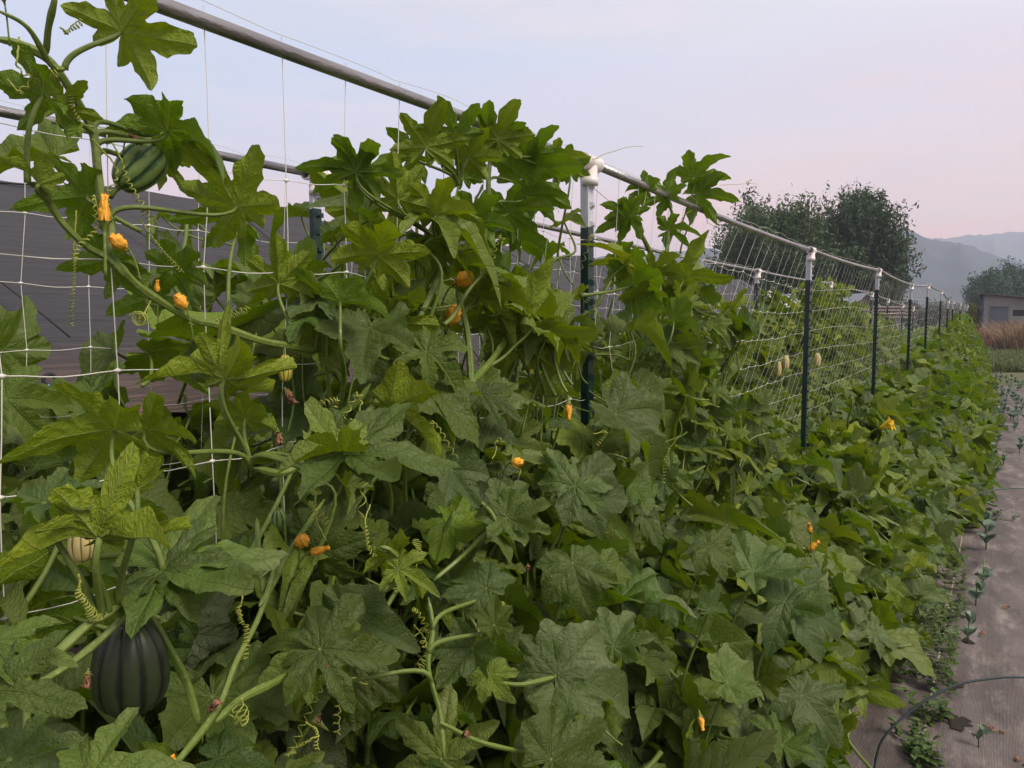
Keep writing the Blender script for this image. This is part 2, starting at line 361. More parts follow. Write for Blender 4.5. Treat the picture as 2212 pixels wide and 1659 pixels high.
# ---------------------------------------------------------------- hero leaves: place on the row (u, v, a), size px, direction, facing, tint
G = (.0, .0); Y1 = (.35, 0.); Y2 = (.5, 0.); MG = (0., .8)
HERO = [
 (264,68,.9,235,48,(.1,.30,-.95),Y1,0),(97,205,.9,170,172,(.25,.45,-.85),G,2),(130,235,.95,115,48,(-.3,.3,-.9),Y1,8),
 (362,284,.92,200,18,(0,.80,-.6),G,4),(352,285,.95,135,140,(.1,.75,-.6),G,6),(352,282,1.0,115,175,(.1,.4,-.9),G,12),
 (513,447,.9,215,112,(.15,.3,-.95),Y1,0),(520,478,1.0,165,162,(.1,.5,-.85),G,8),(190,425,.98,150,178,(0,.4,-.9),G,12),
 (345,345,1.0,105,5,(0,.5,-.85),Y1,8),(85,398,.92,120,105,(.5,.5,-.7),Y1,6),(250,560,1.0,150,200,(.1,.5,-.85),G,2),
 (318,645,1.02,150,92,(0,.2,-1),G,8),(372,582,1.02,120,42,(-.1,.3,-.9),G,3),(602,612,1.0,140,88,(0,.3,-.95),Y1,1),
 (770,372,.98,150,60,(0,.35,-.95),G,4),(768,370,.99,150,150,(0,.6,-.8),G,8),(920,318,.98,135,75,(0,.2,-.97),Y1,2),(895,335,1.05,110,188,(0,.3,-.95),G,9),
 (1054,322,.98,135,92,(0,.2,-.97),G,13),(1000,384,1.0,85,96,(0,.2,-.97),G,2),(1124,336,1.0,80,75,(0,.2,-1),G,4),
 (1130,386,.98,165,32,(0,.35,-.9),G,12),(1097,457,.98,125,30,(0,.5,-.85),G,2),(940,464,.9,140,72,(0,.35,-.9),Y2,3),
 (935,470,.9,215,-18,(.1,.75,.6),Y1,4),(814,552,.9,160,70,(0,.4,-.9),Y2,12),(1075,302,.95,120,72,(0,.2,-.95),Y1,2),(1150,332,.95,105,62,(0,.2,-.95),G,13),(1200,350,.95,95,35,(0,.4,-.9),Y1,4),(1232,372,.95,80,100,(0,.3,-.95),G,2),(985,292,.95,115,108,(0,.2,-.95),G,9),(1010,340,.96,110,60,(0,.3,-.95),Y1,3),(1140,420,.95,110,20,(0,.6,-.8),G,8),
 (860,430,.94,130,95,(0,.3,-.95),Y1,1),(1020,480,.94,130,60,(0,.4,-.9),G,3),(960,560,.93,130,120,(0,.4,-.9),Y1,9),
 (1361,467,1.0,85,120,(0,.3,-.95),G,13),(1361,467,.99,95,210,(.3,.5,-.8),G,8),
 (1444,497,1.0,85,28,(0,.6,-.8),G,4),(1440,425,1.0,90,140,(0,.3,-.95),G,2),(1500,382,1.0,100,62,(0,.3,-.95),G,13),(1505,420,1.0,105,8,(0,.6,-.8),G,8),
 (1395,410,1.0,75,150,(0,.5,-.85),G,4),(1345,560,1.0,75,80,(0,.4,-.9),G,3),(1410,585,1.0,85,60,(0,.4,-.9),Y1,2),(1462,600,.98,150,14,(0,.65,-.8),Y1,0),
 (485,820,.85,215,58,(.1,.40,-.9),Y2,5),(480,818,.86,185,150,(.2,.7,-.7),Y2,6),(313,930,.85,190,18,(0,.35,-.95),Y1,8),(247,933,.82,225,166,(0,.4,-.9),Y1,12),
 (530,905,.9,130,85,(0,.2,-.97),Y1,3),(700,640,.95,150,182,(-.1,.7,.7),MG,0),(655,690,.95,120,0,(0,.85,.5),G,8),
 (752,975,.68,300,-3,(0,.72,.68),(.12,.25),0),(748,970,.69,190,65,(-.1,.3,.95),(.12,.3),2),(745,975,.68,185,200,(0,.95,.3),Y1,5),
 (217,1163,.68,270,30,(0,.50,-.85),Y2,5),(214,1160,.68,235,165,(0,.55,-.8),Y2,6),(215,1160,.69,150,110,(.1,.5,-.85),Y2,7),(295,1055,.66,120,62,(-.4,.2,-.9),Y2,11),(95,1085,.72,150,60,(.1,.8,.6),(0,.3),1),
 (354,1225,.72,330,40,(.1,.72,.68),(.1,.1),0),(352,1228,.72,235,6,(0,.7,.7),(.1,.1),2),
 (-20,1490,.55,260,-12,(0,.55,.85),(.15,.1),0),(-15,1395,.58,200,10,(0,.75,.65),(.15,.1),8),(190,1690,.6,240,30,(-.1,.55,.85),(.15,.2),12),(20,1640,.56,180,30,(0,.7,.7),MG,1),
 (690,1402,.74,225,-2,(.2,.35,.9),(.2,.05),2),(688,1400,.75,190,150,(.1,.5,.85),(.2,.05),12),(664,1430,.8,170,-100,(-.1,.5,-.85),Y1,8),(470,1640,.75,150,10,(0,.8,.6),G,3),
 (837,697,.93,165,55,(0,.4,-.9),Y1,0),(835,697,.94,170,150,(0,.6,-.8),Y1,12),(1035,640,.95,165,5,(0,.7,-.6),Y2,3),(1032,640,.95,110,105,(.2,.2,-.95),Y2,8),
 (1104,723,.94,235,12,(0,.45,-.9),Y1,0),(1100,718,.95,130,95,(.2,.2,-.95),Y1,3),(1247,742,.98,70,80,(0,.3,-.95),Y1,2),(1170,660,1.0,80,75,(0,.3,-.95),G,8),
 (920,760,.85,170,-35,(.2,.5,.85),(.2,.2),4),(925,765,.86,120,100,(0,.3,.95),(.2,.2),2),(1040,850,.85,120,-25,(.1,.6,.8),(.1,.2),8),(1174,852,.93,100,35,(0,.7,-.6),Y1,5),
 (1095,1118,.72,140,70,(0,.15,1),(.1,.5),12),(1093,1120,.72,120,-20,(.1,.3,.95),(.1,.4),0),(1244,1052,.74,165,-2,(.1,.35,.9),(.05,.7),13),(1242,1050,.74,140,70,(0,.2,.95),(.05,.7),2),
 (1330,895,.82,190,-48,(.3,.6,.75),(.2,.6),4),(940,880,.88,95,-80,(-.2,.4,.9),(0,1.),2),(1050,950,.85,100,20,(0,.6,.8),(0,1.),8),(975,1015,.8,125,-62,(.2,.2,.95),(0,.9),0),
 (1050,1270,.68,125,130,(0,.3,.95),(0,.7),2),(1068,1350,.62,80,92,(0,.2,.95),(.3,.1),0),(1237,1216,.7,140,-80,(.1,.3,.95),(.1,.5),13),
 (1205,1462,.62,225,-8,(.1,.5,.85),(.05,1.),4),(1200,1458,.62,150,75,(.1,.3,.95),(.05,1.),2),(1324,1396,.6,130,68,(-.1,.3,.95),(0,1.),12),(1020,1400,.66,130,-120,(-.1,.2,.95),(0,.5),0),
 (1055,1455,.62,85,-60,(0,.3,.95),(.35,.1),2),(1190,1640,.55,180,45,(.1,.5,.85),(.2,.3),0),(860,1230,.75,110,-20,(0,.3,.9),Y2,4),(850,1200,.78,140,-55,(.1,.3,-.95),Y2,2),
 (1627,1233,.55,165,12,(0,.75,.65),(0,.5),0),(1694,1300,.48,190,-18,(0,.6,.8),(0,.4),2),(1694,1302,.48,150,60,(.1,.5,.85),(0,.3),12),(1731,1503,.38,140,-62,(.1,.6,.8),(.05,.9),2),
 (1571,1473,.48,130,30,(.1,.5,.85),(.1,.4),4),(1690,1610,.40,120,80,(.1,.5,.85),(.1,.1),0),(1890,1370,.33,75,30,(0,.6,.8),(0,1.),2),(2025,1130,.28,75,0,(0,.8,.6),(0,.5),0),
 (1530,1320,.55,80,20,(.1,.6,.8),(0,.4),3),(1530,1180,.62,110,-20,(.1,.6,.8),(.2,.2),2),(1300,1240,.66,90,20,(0,.5,.9),(.2,.2),8),
]
for (u, v, a, L, ang, nn, tt, k) in HERO:
    p = onrow(u, v, a); D = (p-CO)@FW
    h = RT*math.cos(R(ang))+UPV*math.sin(R(ang))
    if u > 900 and v > 880: k = 16+k % 14
    elif k >= 16: k = k % 16
    nn = (nn[0]*1.5, nn[1]+(.45 if v > 900 else .25), nn[2])
    put(p, camvec(*nn), h, (.82 if u < 900 or v < 850 else .86)*L*D/FPX, (tt[0], tt[1]*.6, rng.random()), 1, True, k)

# ---------------------------------------------------------------- where the squash foliage stands
edgeX = lambda Y: np.interp(Y, [0, 2.4, 3.2, 5, 7, 12, 30], [-.50, -.38, -.30, -.22, -.06, -.04, -.45])
crest = lambda Y: np.interp(Y, [0, .5, 1.5, 2.5, 4, 5, 8, 11, 14, 18, 30], [1.08, 1.08, .98, .80, .60, .57, .62, .70, .90, 1.12, 1.45])
def front_h(X, Y):
    q = np.clip((edgeX(Y)-X)/(edgeX(Y)+1.0), 0, 1); return .07+(crest(Y)-.07)*q**.75*(1+.13*np.sin(Y*4.1+X*5)*np.sin(Y*1.7+X*9+1)+.08*np.sin(Y*9.3-X*4))
def scatter_front(y0, y1, n, size, layer, row=1, jit=.05):
    for _ in range(n):
        Y = rng.uniform(y0, y1); X = rng.uniform(-1.12, edgeX(Y)-.02)
        e = .02; H = front_h(X, Y); gx = (front_h(X+e, Y)-front_h(X-e, Y))/(2*e)
        n0 = unit([-gx, 0, 1]); z = H-layer+rng.normal(0, jit)
        if z < .05: continue
        p = np.array([X, Y, z])-n0*0
        d = np.linalg.norm(p-CO)
        if d < .48: continue
        nn = unit(n0*.40+np.array([-.05, .05, .60])+rng.normal(0, .42, 3))
        hd = unit(np.array([.5, -.1, 0])+rng.normal(0, .8, 3)*[1, 1, .25])
        y_ = max(0, rng.normal(.12, .28)); m_ = float(np.clip(rng.normal(.25, .35), 0, 1))
        put(p, nn, hd, size*rng.uniform(.55, 1.2), (min(y_, .8), m_, rng.random()), row)
scatter_front(-.1, 1.5, 150, .125, 0); scatter_front(-.1, 1.5, 170, .12, .14)
scatter_front(1.5, 4, 260, .168, 0); scatter_front(1.5, 4, 260, .14, .14)
scatter_front(4, 8, 340, .195, 0, jit=.08); scatter_front(4, 8, 330, .15, .14)
scatter_front(8, 14, 440, .21, .0, jit=.10); scatter_front(14, 30, 1300, .16, .0, jit=.09)
scatter_front(-.1, 1.6, 230, .15, .27); scatter_front(1.6, 5, 420, .16, .28); scatter_front(-.1, 1.6, 200, .16, .42); scatter_front(1.6, 4, 220, .17, .42); scatter_front(5, 9, 300, .17, .27)
# curtain climbing the first net, its top profile read along the row
ucur = [560, 600, 760, 860, 1000, 1160, 1250, 1290, 1310, 1350, 1420, 1480, 1520, 1560, 1610, 1660]
vcur = [540, 450, 400, 310, 290, 350, 430, 640, 640, 560, 490, 510, 620, 760, 860, 900]
cy = []; cz = []
for u, v in zip(ucur, vcur):
    p = onrow(u, v, 1.0); cy.append(p[1]); cz.append(p[2])
LONG = []
def curtain(n, size, x0, x1):
    for _ in range(n):
        Y = rng.uniform(cy[0], cy[-1]); zt = np.interp(Y, cy, cz)-.10; zb = crest(Y)-.15
        if zt <= zb: continue
        f = rng.random()**1.25
        z = zb+(zt-zb)*f; 
        if rng.random() > (zt-zb)/.95: continue
        p = np.array([rng.uniform(x0, x1), Y, z])
        hi = (z > EYE-.02)
        nn = unit(np.array([.35, -.25, .55])+rng.normal(0, .5, 3)) if not hi else unit(np.array([.1, .1, .7])+rng.normal(0, .45, 3))
        hd = unit(np.array([.1, 0, .5 if hi else -.1])+rng.normal(0, .7, 3))
        n_ = len(LEAVES); put(p, nn, hd, size*rng.uniform(.5, 1.15), (float(np.clip(rng.normal(.2, .25), 0, .9)), float(np.clip(rng.normal(.1, .25), 0, .8)), rng.random()), 1)
        if len(LEAVES) > n_ and x1 > -1 and rng.random() < .55: LEAVES[-1]['pet'] = False; LONG.append(LEAVES[-1])
curtain(390, .118, -.98, -.84); curtain(360, .13, -1.25, -1.02)
# sparse leaves behind the net at the left end
for (u, v, a, s) in [(20,740,1.9,.12),(75,720,2.0,.13),(150,735,1.9,.13),(200,700,1.85,.12),(330,640,1.7,.13),(390,600,1.8,.11),(460,640,1.8,.12),(400,540,1.9,.11),(350,470,1.9,.08),(420,470,1.9,.08),
                     (240,780,1.8,.13),(330,760,1.7,.12),(420,760,1.8,.13),(20,860,1.7,.13),(110,880,1.8,.13),(200,850,1.7,.13),(560,650,1.8,.13),(620,560,1.8,.13),(560,580,1.9,.12),(650,480,1.9,.12),(700,520,1.9,.12),(480,580,1.8,.12),(520,720,1.7,.13),(600,700,1.7,.13),(120,340,1.2,.1)]:
    put(onrow(u+rng.normal(0, 8), v+rng.normal(0, 8), a), unit(np.array([.2, -.1, .7])+rng.normal(0, .5, 3)), unit(rng.normal(0, 1, 3)+[0, 0, .2]), s*1.1, (.15*rng.random()+.1, .1*rng.random(), rng.random()), 2)
# second row and the ground between the rows
h2 = lambda X, Y: np.interp(X, [-2.7, -2.2, -1.85, -1.5, -1.2, -1.0], np.array([.55, .98, 1.12, .95, .78, .7]))*np.interp(Y, [0, 2, 3, 6, 8, 30], [1.13, 1.08, .88, .95, 1.0, 1.12])+.06*np.sin(Y*2.3+X*3)
def scatter_mid(y0, y1, n, size):
    for _ in range(n):
        Y = rng.uniform(y0, y1); X = rng.uniform(-2.7, -1.12); z = h2(X, Y)-abs(rng.normal(0, .10))
        nn = unit(np.array([.45, -.1, .8])+rng.normal(0, .45, 3)); hd = unit(rng.normal(0, 1, 3)*[1, 1, .3])
        put([X, Y, z], nn, hd, size*rng.uniform(.5, 1.15), (float(np.clip(rng.normal(.22, .22), 0, .8)), float(np.clip(rng.normal(.15, .25), 0, .8)), rng.random()), 2)
scatter_mid(.2, 3, 700, .13); scatter_mid(3, 9, 1900, .12); scatter_mid(9, 32, 2600, .14)
for _ in range(1500):
    Y = rng.uniform(5, 22); z = (1.15+.25*math.sin(Y*1.3)*math.sin(Y*.7+1))*rng.random()**.35
    put([-3.15+rng.normal(0, .2), Y, z], unit(np.array([.5, -.2, .6])+rng.normal(0, .5, 3)), unit(rng.normal(0, 1, 3)), .12*rng.uniform(.5, 1.1), (float(np.clip(rng.normal(.2, .2), 0, .9)), 0., rng.random()), 3)
for (y0, y1, zt, n) in [(3.4, 4.6, 1.46, 110), (4.3, 5.9, 1.66, 210), (5.9, 6.8, 1.56, 120), (6.8, 8.4, 1.72, 240), (8.6, 9.8, 1.86, 260), (9.6, 11.2, 1.98, 300), (11.2, 13.5, 1.7, 200), (2.4, 3.4, 1.45, 40), (14, 16, 1.6, 70)]:
    for _ in range(n):
        Y = rng.uniform(y0, y1); f = (Y-y0)/(y1-y0); z = 1.0+(zt-1.0)*math.sin(math.pi*min(max(f, .12), .88))*rng.random()**.6
        put([-1.85+rng.normal(0, .12), Y, z], unit(np.array([.5, -.2, .6])+rng.normal(0, .5, 3)), unit(rng.normal(0, 1, 3)), .11*rng.uniform(.5, 1.1), (float(np.clip(rng.normal(.3, .25), 0, .9)), 0., rng.random()), 2)

# ---------------------------------------------------------------- which leaves the picture shows (disc z-buffer)
BW, BH = 354, 266; ids = -np.ones((BH, BW), int); dep = np.full((BH, BW), 1e9)
for i, L in enumerate(LEAVES):
    c = L['p']+L['M'][:, 0]*L['s']*.35; u, v, z = proj(c)
    L['z'] = z
    if z < .15: continue
    sx = BW/2212; r_ = .55*L['s']*FPX/z*sx; u *= sx; v *= sx
    x0, x1, y0, y1 = int(max(0, u-r_)), int(min(BW-1, u+r_)), int(max(0, v-r_)), int(min(BH-1, v+r_))
    if x1 < x0 or y1 < y0: continue
    yy, xx = np.mgrid[y0:y1+1, x0:x1+1]; m = ((xx-u)**2+(yy-v)**2 <= r_*r_) & (dep[y0:y1+1, x0:x1+1] > z)
    ids[y0:y1+1, x0:x1+1][m] = i; dep[y0:y1+1, x0:x1+1][m] = z
vis = np.bincount(ids[ids >= 0], minlength=len(LEAVES))

# ---------------------------------------------------------------- plants
def merged(name, parent, items, lod):
    Vs = []; Ts = []; Qs = []; uvs = []; vns = []; tn = []; n = 0
    tm = {'hi': HI, 'mi': MI, 'lo': LO}[lod]
    for L in items:
        t = tm[(L['k']+int(L['tint'][2]*5)) % len(tm)] if lod == 'lo' else tm[(5+L['k'] % 7) if L['k'] >= 16 else L['k'] % 5] if lod == 'mi' else tm[L['k'] % len(tm)]; Vs.append(t['V']*L['s']@L['M'].T+L['p']); Ts.append(t['T']+n); Qs.append(t['Q']+n); n += len(t['V'])
        uvs.append(t['uv']); vns.append(t['vein']); tn.append(np.tile(L['tint'], (len(t['V']), 1)))
    V = np.vstack(Vs)-np.array(parent.location)
    me = raw_mesh(name, V, np.vstack(Ts), np.vstack(Qs), M_leafA, {'leafuv': np.vstack(uvs), 'vein': np.vstack(vns), 'tint': np.vstack(tn)})
    o = bpy.data.objects.new(name, me); C.objects.link(o); o.parent = parent; o['kind'] = 'stuff'; return o
def petioles(parent, items):
    Vs = []; Qs = []; n = 0
    for L in items:
        _, pv, pq = PET[L['k'] % 5]; Vs.append(pv*L['s']@L['M'].T+L['p']); Qs.append(pq+n); n += len(pv)
    if not Vs: return
    me = raw_mesh('petiole', np.vstack(Vs)-np.array(parent.location), np.zeros((0, 3), int), np.vstack(Qs), M_stem, {})
    o = bpy.data.objects.new('petiole', me); C.objects.link(o); o.parent = parent; o['kind'] = 'stuff'
STEMS = [  # (points (u,v,a), radius px start, end)
 ([(-40,80,.95),(40,95,.95),(105,130,.95),(150,190,.95),(190,260,.96),(205,300,.96),(212,370,.96),(222,440,.96),(240,500,.96),(235,560,.95)], 9, 11),
 ([(235,545,.95),(290,610,.95),(360,660,.95),(420,692,.95),(465,702,.95),(560,735,.95),(640,750,.95),(700,760,.96)], 9, 8),
 ([(60,395,.93),(90,410,.94),(130,475,.95),(185,530,.95),(235,560,.95),(270,600,.95)], 7, 9),
 ([(-10,20,.9),(60,60,.9),(110,140,.92),(140,150,.93)], 4, 8),
 ([(100,120,.92),(105,60,.9),(118,0,.88),(120,-40,.88)], 8, 6),
 ([(1361,467,1.),(1385,505,1.),(1410,560,1.),(1425,620,.98),(1420,700,.97),(1400,800,.95),(1380,900,.95)], 4, 7),
 ([(1444,497,1.),(1440,560,1.),(1425,620,.99)], 4, 5),
 ([(1440,425,1.),(1455,480,1.),(1440,540,1.0),(1430,600,1.0)], 3, 5),
 ([(560,1250,.8),(590,1230,.8),(560,1330,.78),(510,1430,.76),(470,1530,.74),(395,1630,.72),(330,1700,.7)], 5, 9),
 ([(665,1430,.76),(600,1470,.76),(520,1510,.75),(465,1560,.74)], 8, 9),
 ([(700,1080,.85),(620,1200,.8),(590,1260,.8),(560,1310,.78)], 6, 8),
 ([(555,1120,.85),(560,1200,.82),(570,1290,.8)], 6, 7),
 ([(0,1480,.68),(110,1420,.7),(190,1350,.71),(235,1325,.71),(300,1275,.72),(352,1240,.72)], 12, 9),
 ([(60,1490,.7),(150,1435,.71),(230,1370,.72),(300,1300,.72),(340,1260,.72)], 9, 8),
 ([(320,1320,.76),(370,1410,.76),(405,1480,.76),(430,1570,.75)], 9, 9),
 ([(800,830,.92),(770,870,.9),(730,900,.88),(690,960,.86),(620,1020,.86),(540,1010,.86)], 7, 8),
 ([(680,810,.97),(720,800,.97),(745,830,.97),(735,740,.97)], 6, 6),
 ([(990,400,.98),(960,560,.95),(900,700,.93),(840,830,.9),(770,920,.88)], 6, 10),
 ([(1060,330,.98),(1055,400,.98),(1060,480,.98)], 5, 7),
 ([(985,620,.95),(1010,720,.93),(1020,860,.9),(1030,980,.88)], 7, 8),
 ([(1100,725,.93),(1060,780,.92),(1010,840,.9),(980,900,.88)], 7, 8),
 ([(925,1290,.7),(935,1360,.68),(925,1440,.67),(950,1540,.65),(960,1640,.63)], 5, 6),
 ([(950,1560,.64),(1030,1600,.62),(1110,1620,.6),(1180,1630,.58)], 6, 4),
 ([(1080,1475,.64),(1130,1478,.63),(1200,1462,.62)], 5, 6),
 ([(870,1250,.77),(830,1275,.76),(870,1230,.76),(845,1190,.76),(820,1180,.77)], 6, 6),
 ([(935,1255,.8),(1000,1200,.78),(1070,1130,.73)], 6, 5),
]
VINES = [crom(np.array([onrow(*p) for p in pts]), 6) for pts, _, _ in STEMS]
rows = {}
plabel1 = ['squash plant climbing the net at the near left, with the dark ribbed squash', 'squash plant just left of the blooming stems, its big yellowish leaves pressed to the net',
 'squash plant between the near end and the tall clump, with drooping pale leaves', 'tallest squash plant, its leaves reaching over the pipe left of the nearest green post',
 'squash plant rooted right at the foot of the nearest green post', 'squash vine with a leafy tuft over the pipe just past the nearest post',
 'low squash plant with mildewed grey leaves in front of the bare net', 'low squash plant before the second green post, spilling to the ground fabric',
 'low squash plant around the foot of the second green post', 'low squash plant with the open yellow flower, past the second post',
 'low squash plant around the foot of the third green post']
yb1 = [-1, .62, 1.0, 1.5, 1.95, 2.55, 3.2, 4.0, 4.8, 5.7, 6.7, 7.8]+list(np.arange(9.0, 31, 1.4))
for i in range(len(yb1)-1):
    y0, y1 = yb1[i], yb1[i+1]; yc = max((y0+y1)/2, .3)
    lab = plabel1[i] if i < len(plabel1) else 'far squash plant in the front row, merging with its neighbours along the trellis'
    P = empty('squash_plant', (-1.0, yc, 0), lab, 'squash plant', 'squash plants along the front net')
    rows[(1, i)] = (P, y0, y1)
yb2 = [-1, 1.6, 2.6, 3.6, 4.6, 5.8, 7.0, 8.4]+list(np.arange(10, 33, 1.8))
plabel2 = ['squash plant of the second row seen through the net at the left edge', 'squash plant of the second row under the tee fitting at the left',
 'second row squash plant hidden behind the tall front clump', 'second row squash plant behind the nearest green post', 'second row squash plant behind the bare net, with pale leaves',
 'second row squash plant in the middle of the bare net', 'second row squash plant with pale yellow squash behind the net', 'tall bushy squash plant of the second row just right of the second post']
for i in range(len(yb2)-1):
    y0, y1 = yb2[i], yb2[i+1]
    lab = plabel2[i] if i < len(plabel2) else 'far squash plant in the back row, merging with its neighbours'
    P = empty('squash_plant', (-1.85, max((y0+y1)/2, .5), 0), lab, 'squash plant', 'squash plants along the back net')
    rows[(2, i)] = (P, y0, y1)
def hero_petiole(L, P, M4):
    p = L['p']; n = L['M'][:, 2]; best = None
    for c in VINES:
        q = c[::2]; d = np.linalg.norm(q-p, axis=1); ok = (q[:, 2] < p[2]-.02)
        if ok.any():
            j = np.where(ok, d, 9).argmin()
            if d[j] < .26 and (best is None or d[j] < best[0]): best = (d[j], q[j])
    tgt = best[1] if best else p+np.array([-.06, rng.normal(0, .04), -.22]); dl = np.linalg.norm(tgt-p)
    c1 = p-n*dl*.30-np.array([0, 0, dl*.12]); c2 = tgt+np.array([0, 0, dl*.30]); t = np.linspace(0, 1, 14)[:, None]
    c = (1-t)**3*p+3*t*(1-t)**2*c1+3*t*t*(1-t)*c2+t**3*tgt
    inv = np.linalg.inv(L['M']*L['s']); q = (c-p)@inv.T
    m = MB(); rr = np.linspace(.0021, .0036, 14)/L['s']; m.tube(q, rr, 15, rg=.12)
    me = bpy.data.meshes.new('petiole'); me.from_pydata(np.vstack(m.v).tolist(), [], m.f); me.materials.append(M_stem); me.polygons.foreach_set('use_smooth', [True]*len(me.polygons)); return me
yb3 = [-1, 7.5, 10, 12.5, 15, 40]
for i in range(5):
    P = empty('squash_plant', (-3.15, yb3[i]+1.2 if i else 6, 0), ['nearest squash plant on the third trellis, under the shade cloth edge', 'squash plant of the third trellis before the white tunnel roof', 'squash plant of the third trellis behind the second post', 'squash plant of the third trellis below the little barn', 'farthest squash plant of the third trellis by the board fence'][i], 'squash plant', 'squash plants on the third trellis')
    rows[(3, i)] = (P, yb3[i], yb3[i+1])
def plant_at(p, row):
    for (r_, i), (P, y0, y1) in rows.items():
        if r_ == row and y0 <= p[1] < y1: return P
    return [v[0] for k, v in rows.items() if k[0] == row][-1]
bag = {}
for i, L in enumerate(LEAVES):
    if L['z'] < -.6: continue
    P = plant_at(L['p'], L['row']); bag.setdefault(P.name, []).append((i, L))
for (r_, i), (P, y0, y1) in rows.items():
    it = bag.get(P.name, [])
    if not it: continue
    near = y0 < (8 if r_ == 1 else 4.5); cap = 95 if r_ == 1 else 40
    it.sort(key=lambda q: -(vis[q[0]]+(1000 if q[1]['hero'] else 0)))
    solo = [q for q in it if near and (q[1]['hero'] or vis[q[0]] >= 4)][:cap]
    sid = {q[0] for q in solo}; rest = [q for q in it if q[0] not in sid]
    for _, L in solo:
        o = bpy.data.objects.new('leaf', HIM[L['k'] % NH]); C.objects.link(o); o.parent = P
        q_ = np.eye(4); q_[:3, :3] = L['M']*L['s']; q_[:3, 3] = L['p']-np.array(P.location)
        from mathutils import Matrix
        o.matrix_local = Matrix(q_.tolist()); o.color = (L['tint'][0], L['tint'][1], L['tint'][2], 1)
        if L['pet'] and y0 < 6:
            s_ = bpy.data.objects.new('petiole', hero_petiole(L, P, None) if L['hero'] else PET[L['k'] % 5][0]); C.objects.link(s_); s_.parent = o
    if rest:
        zm = min(q[1]['z'] for q in rest if q[1]['z'] > 0) if any(q[1]['z'] > 0 for q in rest) else 9
        merged('foliage', P, [q[1] for q in rest], 'mi' if y1 < 12 else 'lo')
        if y1 < 12: petioles(P, [q[1] for q in rest])
print('leaves', len(LEAVES), 'objects', len(bpy.data.objects))

# ---------------------------------------------------------------- trellis
post_uv1 = [(1275,352),(1753,541),(1899,584),(1970,616),(2006,616),(2034.6,629),(2049.6,649),(2060,651),(2076,656),(2091,660)]
def solve(u, v, a):
    p = onrow(u, v, a); return p
P1 = [solve(u, v, 1.0) for u, v in post_uv1]
P2 = [solve(u, v, 1.8) for u, v in [(683,377),(1638,586),(1795,612),(1884.5,634),(1919.5,647.6),(1951,659),(1974,664)]]
plab = ['nearest green steel post with white tip and white pipe tee, standing in the tall clump', 'second green post of the front row, in front of the bare net',
        'third green post of the front row, right of the yellow flower', 'fourth green post of the front row, its foot by the rising foliage', 'fifth post of the front row, bluish and partly sunk in foliage']
def make_post(p, label, group, near, lean=0., tip=.150):
    X, Y, Z = p; T = empty('trellis_post', (X, Y, 0), label, 'post', group)
    top = Z-.028; cut = top-tip
    def tsec(b, z0, z1, w=.034):
        # T section: flange facing the path, web behind
        l0 = lean*(z0-top); l1 = lean*(z1-top)
        for (dx, dy, sx, sy) in [(0, 0, .005, w), (-.016, 0, .027, .006)]:
            v = []
            for z, l in ((z0, l0), (z1, l1)):
                for ax, ay in ((-1,-1), (1,-1), (1,1), (-1,1)): v.append([X+dx+ax*sx/2, Y+dy+ay*sy/2+l, z])
            b.add(v, [(0,3,2,1), (4,5,6,7), (0,1,5,4), (1,2,6,5), (2,3,7,6), (3,0,4,7)])
    b = MB(); tsec(b, -.3, cut); 
    st = MB(); z = .1
    while z < top-.02:
        l = lean*(z-top); tgt = b if z < cut else st
        tgt.add([[X+.0025, Y-.010+l, z-.009], [X+.0025, Y+.010+l, z-.009], [X+.0025, Y+.010+l, z+.009], [X+.0025, Y-.010+l, z+.009], [X+.013, Y-.006+l, z-.003], [X+.013, Y+.006+l, z-.003], [X+.013, Y+.006+l, z+.006], [X+.013, Y-.006+l, z+.006]],
                [(0,1,5,4), (1,2,6,5), (2,3,7,6), (3,0,4,7), (4,5,6,7)])
        # studs also stick out along the edge seen from the row
        tgt.box([X-.001, Y+.020+l, z], [.008, .010, .014]); z += .054
    tsec(st, cut, top+.0)
    b.build('post', M_green, T, smooth=False); st.build('white_tip', M_whitep, T, smooth=False)
    f = MB(); L = .043
    f.tube([[X, Y-L, Z], [X, Y-L+.014, Z], [X, Y-L+.0141, Z], [X, Y+L-.0141, Z], [X, Y+L-.014, Z], [X, Y+L, Z]], [.0225, .0225, .0205, .0205, .0225, .0225], 24, caps=False)
    f.tube([[X, Y+L, Z], [X, Y-L, Z]], [.0165, .0165], 24, caps=False)
    for s in (-1, 1):
        an = np.arange(24)*2*math.pi/24; o_ = np.c_[0*an+X, 0*an+Y+s*L, Z+np.sin(an)*.0225]; o_[:, 0] += np.cos(an)*.0225
        i_ = np.c_[0*an+X, 0*an+Y+s*L, Z+np.sin(an)*.0165]; i_[:, 0] += np.cos(an)*.0165
        f.add(np.vstack([o_, i_]), [(j, (j+1) % 24, 24+(j+1) % 24, 24+j) for j in range(24)])
    f.tube([[X, Y, Z-.01], [X, Y, Z-.040], [X, Y, Z-.0405], [X, Y, Z-.062]], [.0205, .0205, .0228, .0228], 24)
    f.build('tee_fitting', M_pvc, T)
for i, p in enumerate(P1):
    make_post(p, plab[i] if i < 5 else 'small far post of the front row near the end of the trellis', 'posts of the front trellis', i < 3, lean=[-.02, 0, -.012, -.03, -.03][i] if i < 5 else 0)
l2 = ['back row post with white tee fitting at the left, above the leaves', 'back row post with white tee seen through the net left of the second post', 'back row post hidden behind the second front post',
      'small back row post just left of the third front post']
for i, p in enumerate(P2):
    make_post(p, l2[i] if i < 4 else 'small far post of the back row seen between the front posts', 'posts of the back trellis', i < 2, tip=.075)
